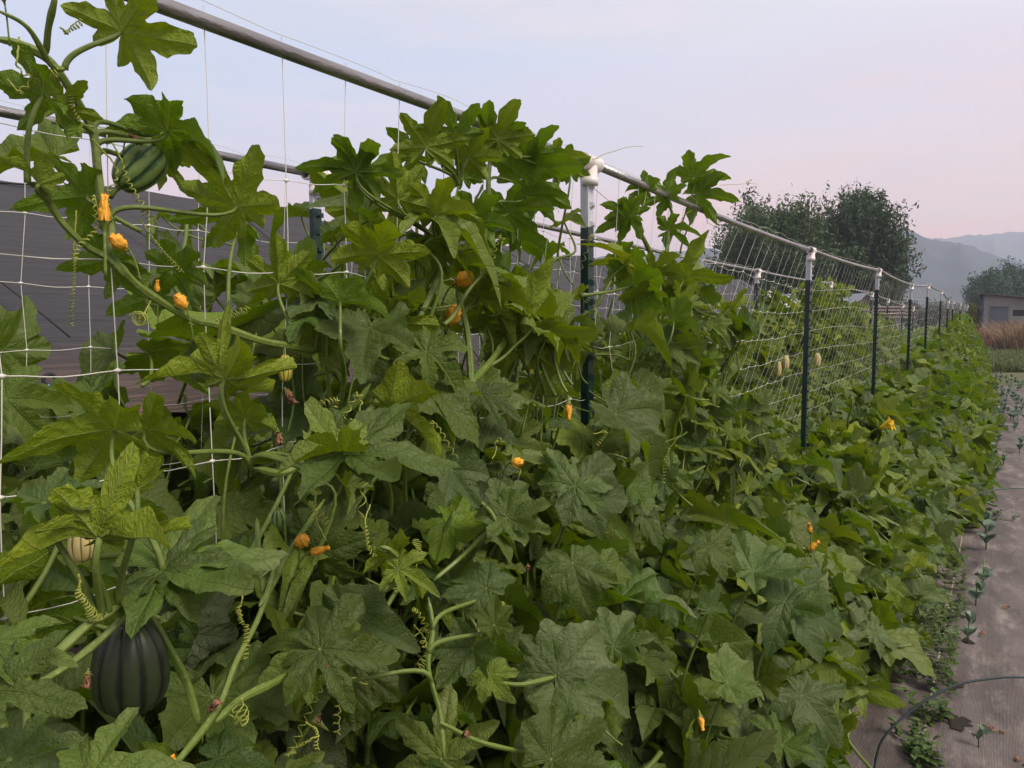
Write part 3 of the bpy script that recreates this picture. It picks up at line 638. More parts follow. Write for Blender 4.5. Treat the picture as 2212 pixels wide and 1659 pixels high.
def rail(pts, label, group, r=.0118):
    T = empty('top_rail', pts[0], label, 'pipe', group)
    for a, b_ in zip(pts[:-1], pts[1:]):
        a = np.array(a); b_ = np.array(b_); sag = np.array([0, 0, -.012])
        q = [a+(b_-a)*t+sag*math.sin(math.pi*t) for t in np.linspace(0, 1, 7)]
        m = MB(); m.tube(q, [r*1.0]*7, 16); m.build('pipe', M_galv, T)
P0 = [np.array([-1.0, .35, EYE+.452]), np.array([-1.0, -1.2, EYE+.45])]
rail([P0[1]]+P1, 'galvanised pipe running along the tops of the front row of posts', 'top rails of the trellises')
rail([np.array([-1.8, -1.5, EYE+.45])]+P2, 'galvanised pipe along the back row of posts, crossing low behind the leaves', 'top rails of the trellises')
P3 = [onrow(1661, 631, 3.2)]; P3.append(P3[0]+[0, 3.05, .0]); P3.append(P3[0]+[0, 6.1, -.02])
make_post(P3[0], 'small post of the third trellis in front of the white tunnel roof', 'posts of the third trellis', False)
make_post(P3[1], 'post of the third trellis behind the second front post', 'posts of the third trellis', False)
rail(P3, 'thin pipe of the third trellis in front of the white tunnel roof', 'top rails of the trellises')

def ztop_of(pts, Y): return np.interp(Y, [q[1] for q in pts], [q[2] for q in pts])
def make_net(pts, X, y0, y1, label, shear, nrow, lean_):
    """y0..y1 along the row; vertical strings every 15 cm knotted to nrow horizontal ones"""
    b = MB(); r = np.random.default_rng(5); ys = np.arange(y0, y1, .145); K = np.zeros((len(ys), nrow+1, 3))
    for i, y in enumerate(ys):
        zt = ztop_of(pts, y)+.012
        for j in range(nrow+1):
            loose = .004 if y < 3 else .002
            z = zt if j == 0 else zt-.02-.150*(j+.35)-.02*math.sin(y*1.4+j*.6)*(y > 2.4)
            yy = y-shear(y)*(zt-z)
            yy += (r.normal(0, loose) if j else 0); zz = z+(r.normal(0, loose) if j else 0)
            K[i, j] = [X+(r.normal(0, .006) if j else -.004)-.01*(j > 0)-(lean_(y)*(zt-z)), yy, zz]
    for i in range(len(ys)):
        d = (K[i, 1]-CO)@FW; d = max(d, .3); rr = .0008 if d < 4 else .0006
        ns = 6 if d < 3 else 3
        pts_ = crom(K[i], 2 if d < 6 else 1)
        b.tube(pts_, rr, ns, caps=False)
    for j in range(1, nrow+1):
        row = []
        for i in range(len(ys)):
            row.append(K[i, j])
            if i+1 < len(ys):
                mid = (K[i, j]+K[i+1, j])/2+[0, 0, -.003-.004*r.random()]; row.append(mid)
        row = np.array(row); row = crom(row, 3)
        b.tube(row, .0008 if len(ys) < 10 else .00085, 5, caps=False)
    for i in range(len(ys)):
        if (K[i, 1]-CO)@FW > 5: continue
        for j in range(1, nrow+1):
            c = K[i, j]; q = np.array([c+[0, -.006, 0], c+[0, -.003, 0], c, c+[0, .003, 0], c+[0, .006, 0]])
            b.tube(q, [.0009, .0022, .0036, .0022, .0009], 7)
    # lashing round the pipe, loose string loops on top
    ys2 = np.arange(y0, min(y1, 9), .012); zt = np.array([ztop_of(pts, y) for y in ys2])
    lash = np.c_[X+0*ys2, ys2, zt+.0125+(.014*np.abs(np.sin(ys2*math.pi/.29))**.8)*(.6+.4*np.sin(ys2*5))]; b.tube(lash, .0007, 4, caps=False)
    T = empty('trellis_net', (X, (y0+y1)/2, 1.2), label, 'netting', 'trellis nets'); b.build('net_mesh', M_net, T)
make_net([P0[1]]+P1, -1.0, .02, P1[-1][1], 'white string net hanging from the front pipe, open squares fifteen centimetres wide', lambda y: np.interp(y, [0, 2.4, 3.2, 6, 9], [.0, .03, .50, .5, .4]), 8, lambda y: np.interp(y, [0, 2.3, 3.2, 20], [0, .0, .20, .15]))
make_net([np.array([-1.8, -1.5, EYE+.45])]+P2, -1.8, .3, 7.2, 'white string net of the back trellis, seen behind the front net', lambda y: .03 if y < 3 else .3, 6, lambda y: 0.)

# ---------------------------------------------------------------- vines, drawn along the row
def plant1(y): 
    for (r_, i), (P, y0, y1) in rows.items():
        if r_ == 1 and y0 <= y < y1: return P
sm_b = {}
for pts, r0, r1 in STEMS:
    W_ = np.array([onrow(*p) for p in pts]); D = (W_-CO)@FW; rr = np.interp(np.linspace(0, 1, len(pts)), [0, 1], [r0, r1])*D/FPX*.85
    P = plant1(min(max(W_[len(pts)//2][1], .1), 6)); c = crom(W_, 6); rr = np.interp(np.linspace(0, 1, len(c)), np.linspace(0, 1, len(pts)), rr)
    tt_ = np.linspace(0, 1, len(rr)); rr = rr*np.clip(np.minimum(tt_, 1-tt_)/.07, .35, 1)
    # swollen nodes and slight wobble
    rr = rr*(1+.22*np.exp(-((np.arange(len(c)) % 18-9)/1.5)**2))
    m = MB(); m.tube(c, rr, 20, rg=.13); m.build('vine', M_stem, P)
# climbing vines of every plant + runners under the canopy
for (r_, i), (P, y0, y1) in rows.items():
    if r_ == 3 or y1 > (12 if r_ == 1 else 9): continue
    m = MB(); r = np.random.default_rng(900+i+r_*50); X0 = -1.0 if r_ == 1 else -1.8
    for k in range(5 if r_ == 1 else 4):
        yy = r.uniform(max(y0, .25), max(y1, .4)); zt = crest(yy) if r_ == 1 else 1.05
        if r_ == 1 and .8 < yy < 3.2: zt = np.interp(yy, cy, cz)-.15
        zt = max(zt, .4); zs = np.arange(.0, zt, .11); X = X0+.0+np.cumsum(r.normal(0, .012, len(zs))); Y = yy+np.cumsum(r.normal(0, .03, len(zs)))
        if len(zs) > 3: m.tube(crom(np.c_[X, Y, zs], 4), np.linspace(.0075, .0012, (len(zs)-1)*4+1), 7)
    if r_ == 1:
        for k in range(5):
            yy = r.uniform(max(y0, .25), max(y1, .4)); xs = np.linspace(-1.0, edgeX(yy)-.1, 8); Y = yy+np.cumsum(r.normal(0, .05, 8)); Z = np.array([max(.05, front_h(x, yy)-.22-.05*r.random()) for x in xs])
            m.tube(crom(np.c_[xs, Y, Z], 4), np.linspace(.007, .004, 29), 7)
    if r_ == 1 and .6 < y1 < 4.2:
        for L in LONG:
            p_ = L['p']
            if not y0 <= p_[1] < y1: continue
            st = np.array([-.97, p_[1]+r.normal(0, .09), max(p_[2]-r.uniform(.18, .42), .2)]); n_ = L['M'][:, 2]
            m.tube(crom([st, st*.6+p_*.4+r.normal(0, .015, 3), p_-n_*.05-[0, 0, .03], p_], 6), np.linspace(.0046, .0022, 19), 10, rg=.1)
    m.build('vine', M_stem, P)

# tendrils
def tendril(P, pts, coil_from=.35, turns=12, cr=.004, r=.0008):
    c = crom(pts, 30); n = len(c); t = np.linspace(0, 1, n); L_ = len(c)
    tg = np.gradient(c, axis=0); tg /= np.linalg.norm(tg, axis=1, keepdims=True)+1e-9
    a = np.cross(tg, UPV+.2*FW); a /= np.linalg.norm(a, axis=1, keepdims=True)+1e-9; b_ = np.cross(tg, a)
    amp = cr*np.clip((t-coil_from)/.15, 0, 1)*(1+.3*np.sin(t*9)); ph = turns*2*math.pi*np.clip(t-coil_from, 0, 1)/(1-coil_from)
    q = c+amp[:, None]*(np.cos(ph)[:, None]*a+np.sin(ph)[:, None]*b_)-amp[:, None]*a
    rt = np.random.default_rng(int(abs(c[0][1])*1e5) % 99999); wob = np.cumsum(rt.normal(0, .00022, (n, 3)), axis=0); q = q+wob
    m = MB(); m.tube(q, np.linspace(r*1.3, r*.8, n), 5); m.build('tendril', M_tendril, P)
TEN = [  # (u,v,a) list, turns, coil radius px
 ([(215,455,.94),(200,420,.94),(205,480,.94),(175,520,.94),(165,560,.94)], 14, 5),([(165,455,.98),(160,540,.98),(162,620,.98),(160,700,.98)], 26, 4),
 ([(240,300,.95),(260,350,.94),(280,400,.94),(310,450,.94),(330,480,.94)], 12, 7),([(130,60,.93),(150,70,.93),(180,50,.93)], 8, 5),([(200,275,.94),(170,260,.94),(150,230,.94),(145,200,.94)], 10, 5),
 ([(200,300,.94),(255,370,.94),(240,420,.95),(235,460,.95)], 8, 4),([(300,470,.95),(350,540,.95),(395,590,.96)], 12, 4),([(420,700,.95),(480,690,.95),(540,665,.95)], 12, 8),
 ([(330,645,.95),(310,680,.95),(300,690,.95),(285,690,.94)], 7, 12),([(170,1240,.7),(175,1275,.7),(205,1320,.7),(220,1340,.7)], 16, 10),([(525,1280,.78),(520,1310,.78),(525,1345,.78),(515,1420,.77)], 20, 7),
 ([(480,1535,.75),(520,1560,.74),(500,1520,.74)], 7, 12),([(660,970,.84),(668,1000,.84),(655,1040,.84)], 7, 8),([(905,760,.93),(920,700,.93),(940,690,.93)], 12, 6),([(850,650,.95),(870,690,.94),(880,740,.93)], 12, 5),
 ([(880,860,.9),(895,900,.9),(890,950,.89),(900,970,.89)], 10, 8),([(1170,830,1.),(1140,840,1.),(1100,835,1.)], 10, 5),([(1085,860,.95),(1100,800,.97),(1120,780,.97)], 9, 5),
 ([(800,1090,.85),(790,1140,.84),(810,1200,.82),(870,1240,.8)], 16, 6),([(900,1230,.78),(905,1190,.78),(910,1170,.78)], 8, 9),([(895,1350,.72),(925,1400,.72),(900,1440,.72)], 8, 9),
 ([(690,1590,.72),(650,1610,.72),(610,1640,.71)], 16, 5),([(660,1560,.72),(690,1580,.72),(692,1620,.72)], 8, 4),([(1215,330,1.),(1200,400,1.),(1205,460,1.)], 2, 5),([(1280,345,.98),(1330,325,.98),(1390,318,.98)], 1, 2),
 ([(1500,430,1.0),(1530,470,1.),(1545,500,1.),(1500,530,1.)], 2, 4),([(1555,400,1.),(1600,396,1.),(1640,397,1.)], 1, 1),([(1500,450,1.),(1470,480,1.),(1490,540,1.)], 8, 3),
 ([(1230,370,1.),(1300,420,1.),(1350,470,1.)], 1, 1),([(1440,640,.98),(1500,690,.98),(1440,700,.98)], 6, 6),([(1360,850,.95),(1350,890,.95),(1370,920,.95)], 6, 5),([(15,170,.9),(50,200,.9),(100,160,.92),(125,150,.92)], 8, 8),([(40,80,.9),(40,150,.9),(90,180,.9),(100,215,.92)], 6, 5)]
for pts, tn, cr in TEN:
    W_ = np.array([onrow(*p) for p in pts]); D = ((W_-CO)@FW).mean(); tendril(plant1(min(max(W_[0][1], .1), 6)), W_, .25, tn, cr*D/FPX, .0009)
r = np.random.default_rng(77)
for k in range(46):   # more of them clinging along the vines
    u = r.uniform(620, 1480); v = r.uniform(max(430, 1000-u*.6), 1500); a = .96 if v < 900 else .8
    p = onrow(u, v, a); q = p+r.normal(0, .03, 3)*[.5, 1, 1]; e = q+r.normal(0, .04, 3)+[0, 0, -.04]
    tendril(plant1(min(max(p[1], .1), 6)), [p, q, e], .2, r.integers(6, 14), .0045, .0009)

# flowers
def flower(p, d, L, P, kind='bud'):
    d = unit(d); a = unit(np.cross(d, [.3, .2, 1])); b_ = np.cross(d, a)
    n = 20; an = np.arange(n)*2*math.pi/n
    if kind == 'bud': prof = [(-.05, .05), (.0, .12), (.15, .19), (.4, .21), (.65, .15), (.85, .09), (.95, .12), (1.0, .04)]
    elif kind == 'ball': prof = [(-.1, .08), (0, .16), (.2, .34), (.5, .42), (.75, .36), (.85, .22), (.98, .26), (1.02, .08)]
    else: prof = [(-.05, .06), (0, .10), (.25, .16), (.5, .26), (.75, .36), (.95, .48)]
    m = MB(); V = []; fr_ = np.random.default_rng(int(abs(p[1])*1e4) % 99999)
    for t, rr in prof:
        tw = t*2.2 if kind != 'open' else 0
        r_n = fr_.normal(0, .022 if kind != 'dry' else .075, (n, 3)); pr = 1+(.30 if kind != 'open' else .05+.35*t*t)*np.cos(5*(an+tw)) + .05*np.sin(13*an+t*5)
        V.append(p+d*L*(t if kind != 'open' else t*(1+0)) + L*rr*(.85 if kind != 'dry' else .45)*(np.outer(np.cos(an)*pr, a)+np.outer(np.sin(an)*pr, b_))+r_n*L)
    V = np.vstack(V); F = [(i*n+j, i*n+(j+1) % n, (i+1)*n+(j+1) % n, (i+1)*n+j) for i in range(len(prof)-1) for j in range(n)]
    if kind != 'open': F.append(tuple((len(prof)-1)*n+j for j in range(n)))
    m.add(V, F); o = m.build('flower', M_yellow if kind == 'open' else (M_dry if kind == 'dry' else M_orange), P)
    g = MB(); V = [p+d*L*t+L*rr*(np.outer(np.cos(an), a)+np.outer(np.sin(an), b_)) for t, rr in [(-.28, .05), (-.1, .07), (-.02, .13), (.10, .19)]]
    base = (len(V)-1)*n
    g.add(np.vstack(V), [(i*n+j, i*n+(j+1) % n, (i+1)*n+(j+1) % n, (i+1)*n+j) for i in range(3) for j in range(n)])
    for k in range(5):   # sepals
        th = k*2*math.pi/5; q = a*math.cos(th)+b_*math.sin(th); s_ = p+d*L*.08+q*L*.18
        g.tube([s_, s_+d*L*.12+q*L*.10, s_+d*L*.2+q*L*.22], [L*.03, L*.018, L*.004], 5)
    st = [p-d*L*.26, p-d*L*.6+[0, 0, -.01], p-d*L*.9+[0, 0, -.03]]; g.tube(crom(st, 4), L*.055, 6)
    go = g.build('calyx', M_stem, o)
    off = np.array(P.location)
    go.data.transform(__import__('mathutils').Matrix.Translation([-float(x) for x in off]))
    return o
FL = [(226,485,.93,0,1,0,72,'bud'),(272,535,.93,-.5,.45,.4,42,'ball'),(400,665,.94,-.3,.6,.3,36,'ball'),(985,612,.95,.8,.35,.3,46,'ball'),(972,700,.93,.35,.9,.3,46,'ball'),(1142,800,.96,0,.6,.5,24,'bud'),
      (1228,870,.95,0,-1,.2,42,'bud'),(650,1175,.8,.3,.35,.6,42,'ball'),(670,1195,.8,.9,.3,.2,52,'bud'),(1105,1000,.82,.8,.1,.5,30,'ball'),(1512,1545,.5,.1,-.8,.3,34,'bud'),(378,1660,.68,0,.9,.3,40,'bud'),
      (1400,640,.97,-.3,.6,.4,20,'ball'),(1410,985,.88,.3,-.6,.5,26,'bud'),(1898,925,.55,.5,.3,.6,34,'open'),(1960,1595,.30,.9,-.1,.2,40,'bud'),(2120,915,.3,.9,-.1,.2,34,'bud'),(1745,1190,.48,.5,.6,.3,36,'bud'),
      (1480,870,1.1,0,.3,.6,24,'ball'),(340,632,.98,.1,.9,.2,30,'bud'),(1750,1150,.45,-.2,.7,.3,28,'bud'),(1160,440,1.0,.3,.5,.4,18,'bud'),(8,0,.9,0,.8,.4,40,'bud'),(190,1452,.72,0,-1,.2,34,'dry'),(452,1535,.74,.6,.6,.2,36,'dry'),(600,932,.86,.2,-.8,.3,34,'dry'),(1000,1590,.62,.3,.4,.6,30,'dry'),(765,748,.96,0,1,.2,26,'dry'),(1140,1232,.7,0,.5,.5,20,'dry'),(1240,1100,.8,0,-.8,.3,20,'dry'),(690,1540,.74,0,-1,.2,22,'dry'),(283,292,.95,.8,-.6,.2,34,'dry'),(620,845,.93,.5,-.8,.2,36,'dry')]
for u, v, a, x, y, z, L, kd in FL:
    p = onrow(u, v, a); D = (p-CO)@FW
    if D > 2.4 and a < .7: D *= 1.0
    flower(p, camvec(x, y, z), .92*L*D/FPX, plant1(min(max(p[1], .1), 28)), kd)

# fruit
def fruit_mat(name, c1, c2, ribs, sharp=.5, var=.2):
    g = NG(name); p = g.n('ShaderNodeBsdfPrincipled'); g.l(p.outputs[0], g.out.inputs[0])
    a = g.n('ShaderNodeAttribute', attribute_name='tint'); sx = g.n('ShaderNodeSeparateXYZ'); g.l(a.outputs['Vector'], sx.inputs[0])
    co = g.n('ShaderNodeTexCoord').outputs['Object']; n = g.noise(co, 60, 4)
    f = g.rng(g.math('ADD', sx.outputs[0], g.math('MULTIPLY', g.math('SUBTRACT', g.noise(co, 38, 5, .7), .5), 1.5)), sharp-.2, sharp+.2)
    c = g.mix(f, c1, c2); c = g.mix(1, c, g.rng(g.noise(co, 25, 3), .3, .7, 1-var, 1+var), 'MULTIPLY')
    g.l(c, p.inputs['Base Color']); p.inputs['Roughness'].default_value = .42; p.inputs['Specular IOR Level'].default_value = .35
    b = g.n('ShaderNodeBump'); b.inputs['Strength'].default_value = .25; b.inputs['Distance'].default_value = .002; g.l(n, b.inputs['Height']); g.l(b.outputs[0], p.inputs['Normal'])
    return g.m
M_dark = fruit_mat('dark_rind', (.005, .009, .004), (.020, .030, .012), 10); M_stripe = fruit_mat('striped_rind', (.022, .070, .018), (.17, .25, .070), 10, .62); M_pale = fruit_mat('pale_rind', (.12, .10, .03), (.48, .40, .17), 10, .35)
def squash(c, axis, H, Wd, ribs, mat, label, dep_=.10, group=None):
    """c centre, axis points to the stalk"""
    T = empty('squash', c-unit(axis)*H/2, label, 'squash', group)
    ax = unit(axis); a = unit(np.cross(ax, [.2, 1, .1])); b_ = np.cross(ax, a); nu, nv = 26, ribs*12; V = []; cl = []
    for i in range(nu):
        t = i/(nu-1); ph = t*math.pi; rr = Wd/2*math.sin(ph)**.72*(1+.10*math.cos(ph)); z = -H/2*math.cos(ph)
        if t > .9: z -= H*.05*((t-.9)/.1)
        an = np.arange(nv)*2*math.pi/nv; rb = np.abs(np.sin(an*ribs/2))**.7
        rib = (1-dep_+dep_*rb)*(1+.018*np.sin(an*3+t*4)+.010*np.sin(an*7-t*11)+.03*np.cos(an+1))
        V.append(c+ax*(z)+rr*(np.outer(np.cos(an)*rib, a)+np.outer(np.sin(an)*rib, b_))); cl += [(x, t, 0) for x in rb]
    m = MB(); F = [(i*nv+j, i*nv+(j+1) % nv, (i+1)*nv+(j+1) % nv, (i+1)*nv+j) for i in range(nu-1) for j in range(nv)]
    m.add(np.vstack(V), F); m.col = [np.array(cl)]; m.build('rind', mat, T)
    s = MB(); s.tube([c+ax*H*.42, c+ax*H*.50, c+ax*H*.60, c+ax*(H*.74)+a*H*.05], [Wd*.12, Wd*.075, Wd*.06, Wd*.075], 8); s.build('stalk', M_stem if mat is not M_dark else M_darkstalk, T)
M_darkstalk = simple('dark_stalk', (.025, .03, .015), .7)
def sq(u, v, a, hpx, wpx, ax, ribs, mat, label, dep_=.1, group='squash hanging on the vines'):
    p = onrow(u, v, a); D = (p-CO)@FW; squash(p, camvec(*ax), hpx*D/FPX, wpx*D/FPX, ribs, mat, label, dep_, group)
sq(280,1440,.74,205,158,(.02,1,.1),10,M_dark,'big dark green ribbed squash hanging low at the left, almost black',.10)
sq(300,362,.97,122,92,(-.55,-.75,.3),9,M_stripe,'round green striped squash hanging on the vine by the small flower',.08)
sq(176,1172,.8,84,56,(0,1,.1),9,M_pale,'small cream striped squash under the yellowish leaf at the left',.10)
sq(602,1118,.85,40,32,(0,.9,.3),8,M_stripe,'tiny pale green squash above the orange buds',.08)
sq(616,795,.94,60,30,(0,1,0),8,fruit_mat('yellow_rind', (.06,.09,.015), (.40,.34,.05), 8),'small yellow young squash with a shrivelled flower end',.12)
sq(1897,885,1.75,1,1,(0,1,0),8,M_pale,'x') if False else None
for (u, v, h, w, lab) in [(1898,884,46,24,'pale yellow squash behind the net left of the second post'),(1968,882,44,22,'tan squash half hidden behind the second post'),(1880,900,38,16,'narrow tan squash behind the net'),(1934,902,26,14,'smallest pale squash low behind the net')]:
    v2 = v*1.; uu = 1549+(u-1750)*.8848 if False else u
sqs = [(1697,783,34,16,'pale yellow squash behind the net, largest of the group left of the second post'),(1765,778,34,16,'tan squash half hidden behind the second post'),(1682,797,36,12,'narrow tan squash behind the net, leftmost of its group'),(1734,801,22,11,'smallest pale squash low behind the net')]
for (u, v, h, w, lab) in sqs: sq(u, v, 1.55, h*.95, w*1.0, (.05, 1, 0), 8, M_pale, lab, .06)

# ---------------------------------------------------------------- ground
def gmesh(name, x0, x1, y0, y1, nx, ny, zf, mat):
    xs = np.linspace(x0, x1, nx); ys = np.linspace(y0, y1, ny); XX, YY = np.meshgrid(xs, ys, indexing='ij'); Z = zf(XX, YY)
    m = MB(); m.add(np.c_[XX.ravel(), YY.ravel(), Z.ravel()], grid_faces(nx, ny)); o = m.build(name, mat); 
    o.data.flip_normals(); return o
M_soil = simple('soil', (.050, .036, .026), .95, var=.4, nscale=3, bump=.6, bscale=40)
g = NG('terrain'); p = g.n('ShaderNodeBsdfPrincipled'); g.l(p.outputs[0], g.out.inputs[0]); co = g.n('ShaderNodeTexCoord').outputs['Object']
g.l(g.mix(g.rng(g.noise(co, .15, 6), .4, .6), (.045, .075, .025), (.12, .11, .055)), p.inputs['Base Color']); p.inputs['Roughness'].default_value = .95; M_field = g.m
gmesh('ground', -1400, 1200, -120, 1700, 40, 40, lambda X, Y: 0*X-.03, M_field)['kind'] = 'structure'
gmesh('garden_soil', -9, -.3, -2, 40, 30, 60, lambda X, Y: 0*X-.006+.004*np.sin(X*9)*np.sin(Y*7), M_soil)['kind'] = 'structure'
# woven ground fabric
g = NG('ground_fabric'); p = g.n('ShaderNodeBsdfPrincipled'); g.l(p.outputs[0], g.out.inputs[0]); co = g.n('ShaderNodeTexCoord').outputs['Object']
sx = g.n('ShaderNodeSeparateXYZ'); g.l(co, sx.inputs[0])
n1 = g.noise(co, 1.6, 6, .65); m2 = g.n('ShaderNodeMapping'); m2.inputs['Scale'].default_value = (1, .35, 1); m2.inputs['Rotation'].default_value = (0, 0, .3); g.l(co, m2.inputs[0]); n2 = g.noise(m2.outputs[0], 9, 6, .7)
c = g.mix(g.rng(n1, .35, .65), (.078, .064, .064), (.158, .134, .129)); c = g.mix(g.math('MULTIPLY', g.rng(n2, .50, .68), .75), c, (.31, .265, .245))
n4 = g.noise(co, 4.5, 6, .7); c = g.mix(g.math('MULTIPLY', g.rng(n4, .54, .66), .65), c, (.10, .075, .062))
wv = g.math('ADD', g.math('SINE', g.math('MULTIPLY', sx.outputs[0], 1500.)), g.math('SINE', g.math('MULTIPLY', sx.outputs[1], 1500.)))
ln = g.math('ABSOLUTE', g.math('SUBTRACT', g.math('FRACT', g.math('MULTIPLY', sx.outputs[0], 3.28)), .5))
c = g.mix(g.math('MULTIPLY', g.rng(ln, .485, .496), .25), c, (.05, .04, .04))
wl = g.math('ABSOLUTE', g.math('ADD', sx.outputs[0], .172)); c = g.mix(g.math('MULTIPLY', g.rng(wl, .0036, .0022), .75), c, (.52, .44, .33))
g.l(c, p.inputs['Base Color']); p.inputs['Roughness'].default_value = .62
h = g.math('ADD', g.math('MULTIPLY', wv, .04), g.math('MULTIPLY', n2, 1.4)); b = g.n('ShaderNodeBump'); b.inputs['Strength'].default_value = .8; b.inputs['Distance'].default_value = .016; g.l(h, b.inputs['Height']); g.l(b.outputs[0], p.inputs['Normal'])
M_fab = g.m
def fz(X, Y):
    z = .014+.008*np.sin(X*11+Y*2.1)*np.sin(Y*1.3)+.005*np.sin(X*31+Y*5+2*np.sin(Y*2.7))+.003*np.sin(Y*17+X*9)
    z += .006*np.abs(np.sin(X*23+Y*9+3*np.sin(Y*1.1+X*4)))**.5*np.sin(Y*2.2+X*6); z += .022*np.exp(-((X+.29)/.05)**2)*(.5+.5*np.sin(Y*1.7+1))+.010*np.exp(-((X+.10)/.03)**2)*np.sin(Y*3+.5)
    return np.maximum(z, .003)
fb = gmesh('ground_fabric', -.85, 1.6, .6, 20, 150, 640, fz, M_fab); fb['kind'] = 'structure'
# burnt planting holes
M_hole = simple('hole_soil', (.018, .013, .011), 1, var=.5, nscale=30, bump=.8)
r = np.random.default_rng(3)
def ground_pt(u, v, z=0.01): d = ray(u, v); return CO+d*((z-EYE)/d[2])
for i, (u, v, rad) in enumerate([(2068,1566,.040),(2060,1483,.030),(2090,1385,.022),(2115,1240,.020),(2136,1105,.022),(2100,1330,.018)]):
    c = ground_pt(u, v); n = 26; an = np.arange(n)*2*math.pi/n; rr = rad*(1+.22*np.sin(3*an+i)+.15*r.normal(0, 1, n)); m = MB()
    ring = np.c_[c[0]+np.cos(an)*rr, c[1]+np.sin(an)*rr*1.5, 0*an]; ring[:, 2] = fz(ring[:, 0], ring[:, 1])+.004
    mid = ring.copy(); mid[:, :2] = c[:2]+(ring[:, :2]-c[:2])*.8; mid[:, 2] += .004*r.random(n)
    m.add(np.vstack([ring, mid, [[c[0], c[1], fz(c[0], c[1])+.003]]]), [(j, (j+1) % n, n+(j+1) % n, n+j) for j in range(n)]+[(n+j, n+(j+1) % n, 2*n) for j in range(n)])
    o = m.build('planting_hole', M_hole); o['kind'] = 'structure'
# crumbs and dead bits on the fabric
for i, (u, v) in enumerate([(2150,1575),(2120,1368),(2190,1640),(2170,1310)]):
    c = ground_pt(u, v, .02); m = MB()
    for k in range(7): 
        q = c+r.normal(0, .012, 3)*[1, 1, .0]; m.tube([q, q+r.normal(0, .012, 3)*[1, 1, .3]+[0, 0, .004]], [.004, .001], 5)
    tag(m.build('dead_flower', M_dry), ['crumpled brown dead flower lying on the fabric beyond the burnt hole', 'small dark crumb lying on the fabric by the white line', 'brown scrap on the fabric at the bottom right', 'tiny scrap on the fabric, farthest of the four'][i], 'debris', 'dry scraps on the fabric')

# dark wire hoops arching over the path
def hoop(pts, rad, label):
    m = MB(); c = crom(pts, 12); m.tube(c, rad, 8); o = m.build('wire_hoop', M_hoop); tag(o, label, 'hoop', 'wire hoops over the neighbouring bed')
M_hoop = simple('dark_wire', (.05, .07, .075), .45, .3, var=.2)
def archpts(u0, v0, z0, u1, v1, D1, extra):
    a = ground_pt(u0, v0, z0); b_ = at(u1, v1, D1); return a, b_
a = ground_pt(1885, 1680, .0); hoop([a, at(1905,1600,2.42), at(1975,1530,2.40), at(2060,1482,2.38), at(2140,1466,2.36), at(2215,1463,2.34), at(2330,1475,2.32), at(2450,1540,2.3), at(2520,1650,2.3), ], .0038, 'nearest dark wire hoop rising from the squash leaves over the fabric')
a = at(2010,1130,5.0); hoop([a, at(2050,1100,5.), at(2098,1073,5.), at(2150,1058,5.), at(2215,1056,5.), at(2290,1075,5.), at(2340,1150,5.)], .0045, 'middle dark wire hoop over the fabric behind the ragged leaves')
a = at(2080,935,7.6); hoop([a, at(2105,912,7.6), at(2145,897,7.6), at(2185,892,7.6), at(2230,896,7.6), at(2275,930,7.6)], .005, 'farthest dark wire hoop, thin and pale, over the seedlings')

# seedlings along the fabric edge
def blades(m, c, n, L, W_, spread, col, up=.6, seed=0):
    r = np.random.default_rng(seed)
    for k in range(n):
        th = r.uniform(0, 6.28); d = unit([math.cos(th)*spread, math.sin(th)*spread, up+r.uniform(0, .8)]); l = L*r.uniform(.6, 1.15); s = unit(np.cross(d, [0, 0, 1])); nn = np.cross(s, d)
        t = np.array([0, .25, .55, .8, 1.]); w = W_*np.array([.15, .7, 1, .7, .03])*r.uniform(.7, 1.2); base = c+r.normal(0, .006, 3)*[1, 1, 0]
        q = base+np.outer(t*l, d)+np.outer(-(t**2)*l*.35, [0, 0, 1])
        V = np.vstack([q-np.outer(w, s)+np.outer(w*.3, nn), q, q+np.outer(w, s)+np.outer(w*.3, nn)]); F = [(i, i+1, 6+i, 5+i) for i in range(4)]+[(5+i, 6+i, 11+i, 10+i) for i in range(4)]
        m.add(V, F, col if not callable(col) else col(r))
def foliage_mat(name, rough=.55, trans=.2):
    g = NG(name); a = g.n('ShaderNodeAttribute', attribute_name='tint').outputs['Vector']; co = g.n('ShaderNodeTexCoord').outputs['Object']
    c = g.mix(1, a, g.rng(g.noise(co, 25, 3), .3, .7, .75, 1.25), 'MULTIPLY')
    p = g.n('ShaderNodeBsdfPrincipled'); g.l(c, p.inputs['Base Color']); p.inputs['Roughness'].default_value = rough; p.inputs['Specular IOR Level'].default_value = .3
    t = g.n('ShaderNodeBsdfTranslucent'); g.l(c, t.inputs[0]); ms = g.n('ShaderNodeMixShader'); ms.inputs[0].default_value = trans; g.l(p.outputs[0], ms.inputs[1]); g.l(t.outputs[0], ms.inputs[2]); g.l(ms.outputs[0], g.out.inputs[0]); return g.m
M_fol = foliage_mat('small_foliage')
blue = lambda r: np.array([.20, .29, .215])*r.uniform(.6, 1.2)
SEED = [(2112,1640),(2103,1372),(2112,1320),(2118,1255),(2122,1190),(2130,1145),(2140,1010),(2150,1030),(2140,990),(2150,960),(2165,930),(2160,900),(2170,880),(2180,905),(2190,870),(2200,845),(2195,930),(2180,850),(2160,860),(2205,890),(2170,1000),(2207,980)]+[(2138+(i*37) % 85, 800+(i*53) % 110) for i in range(45)]
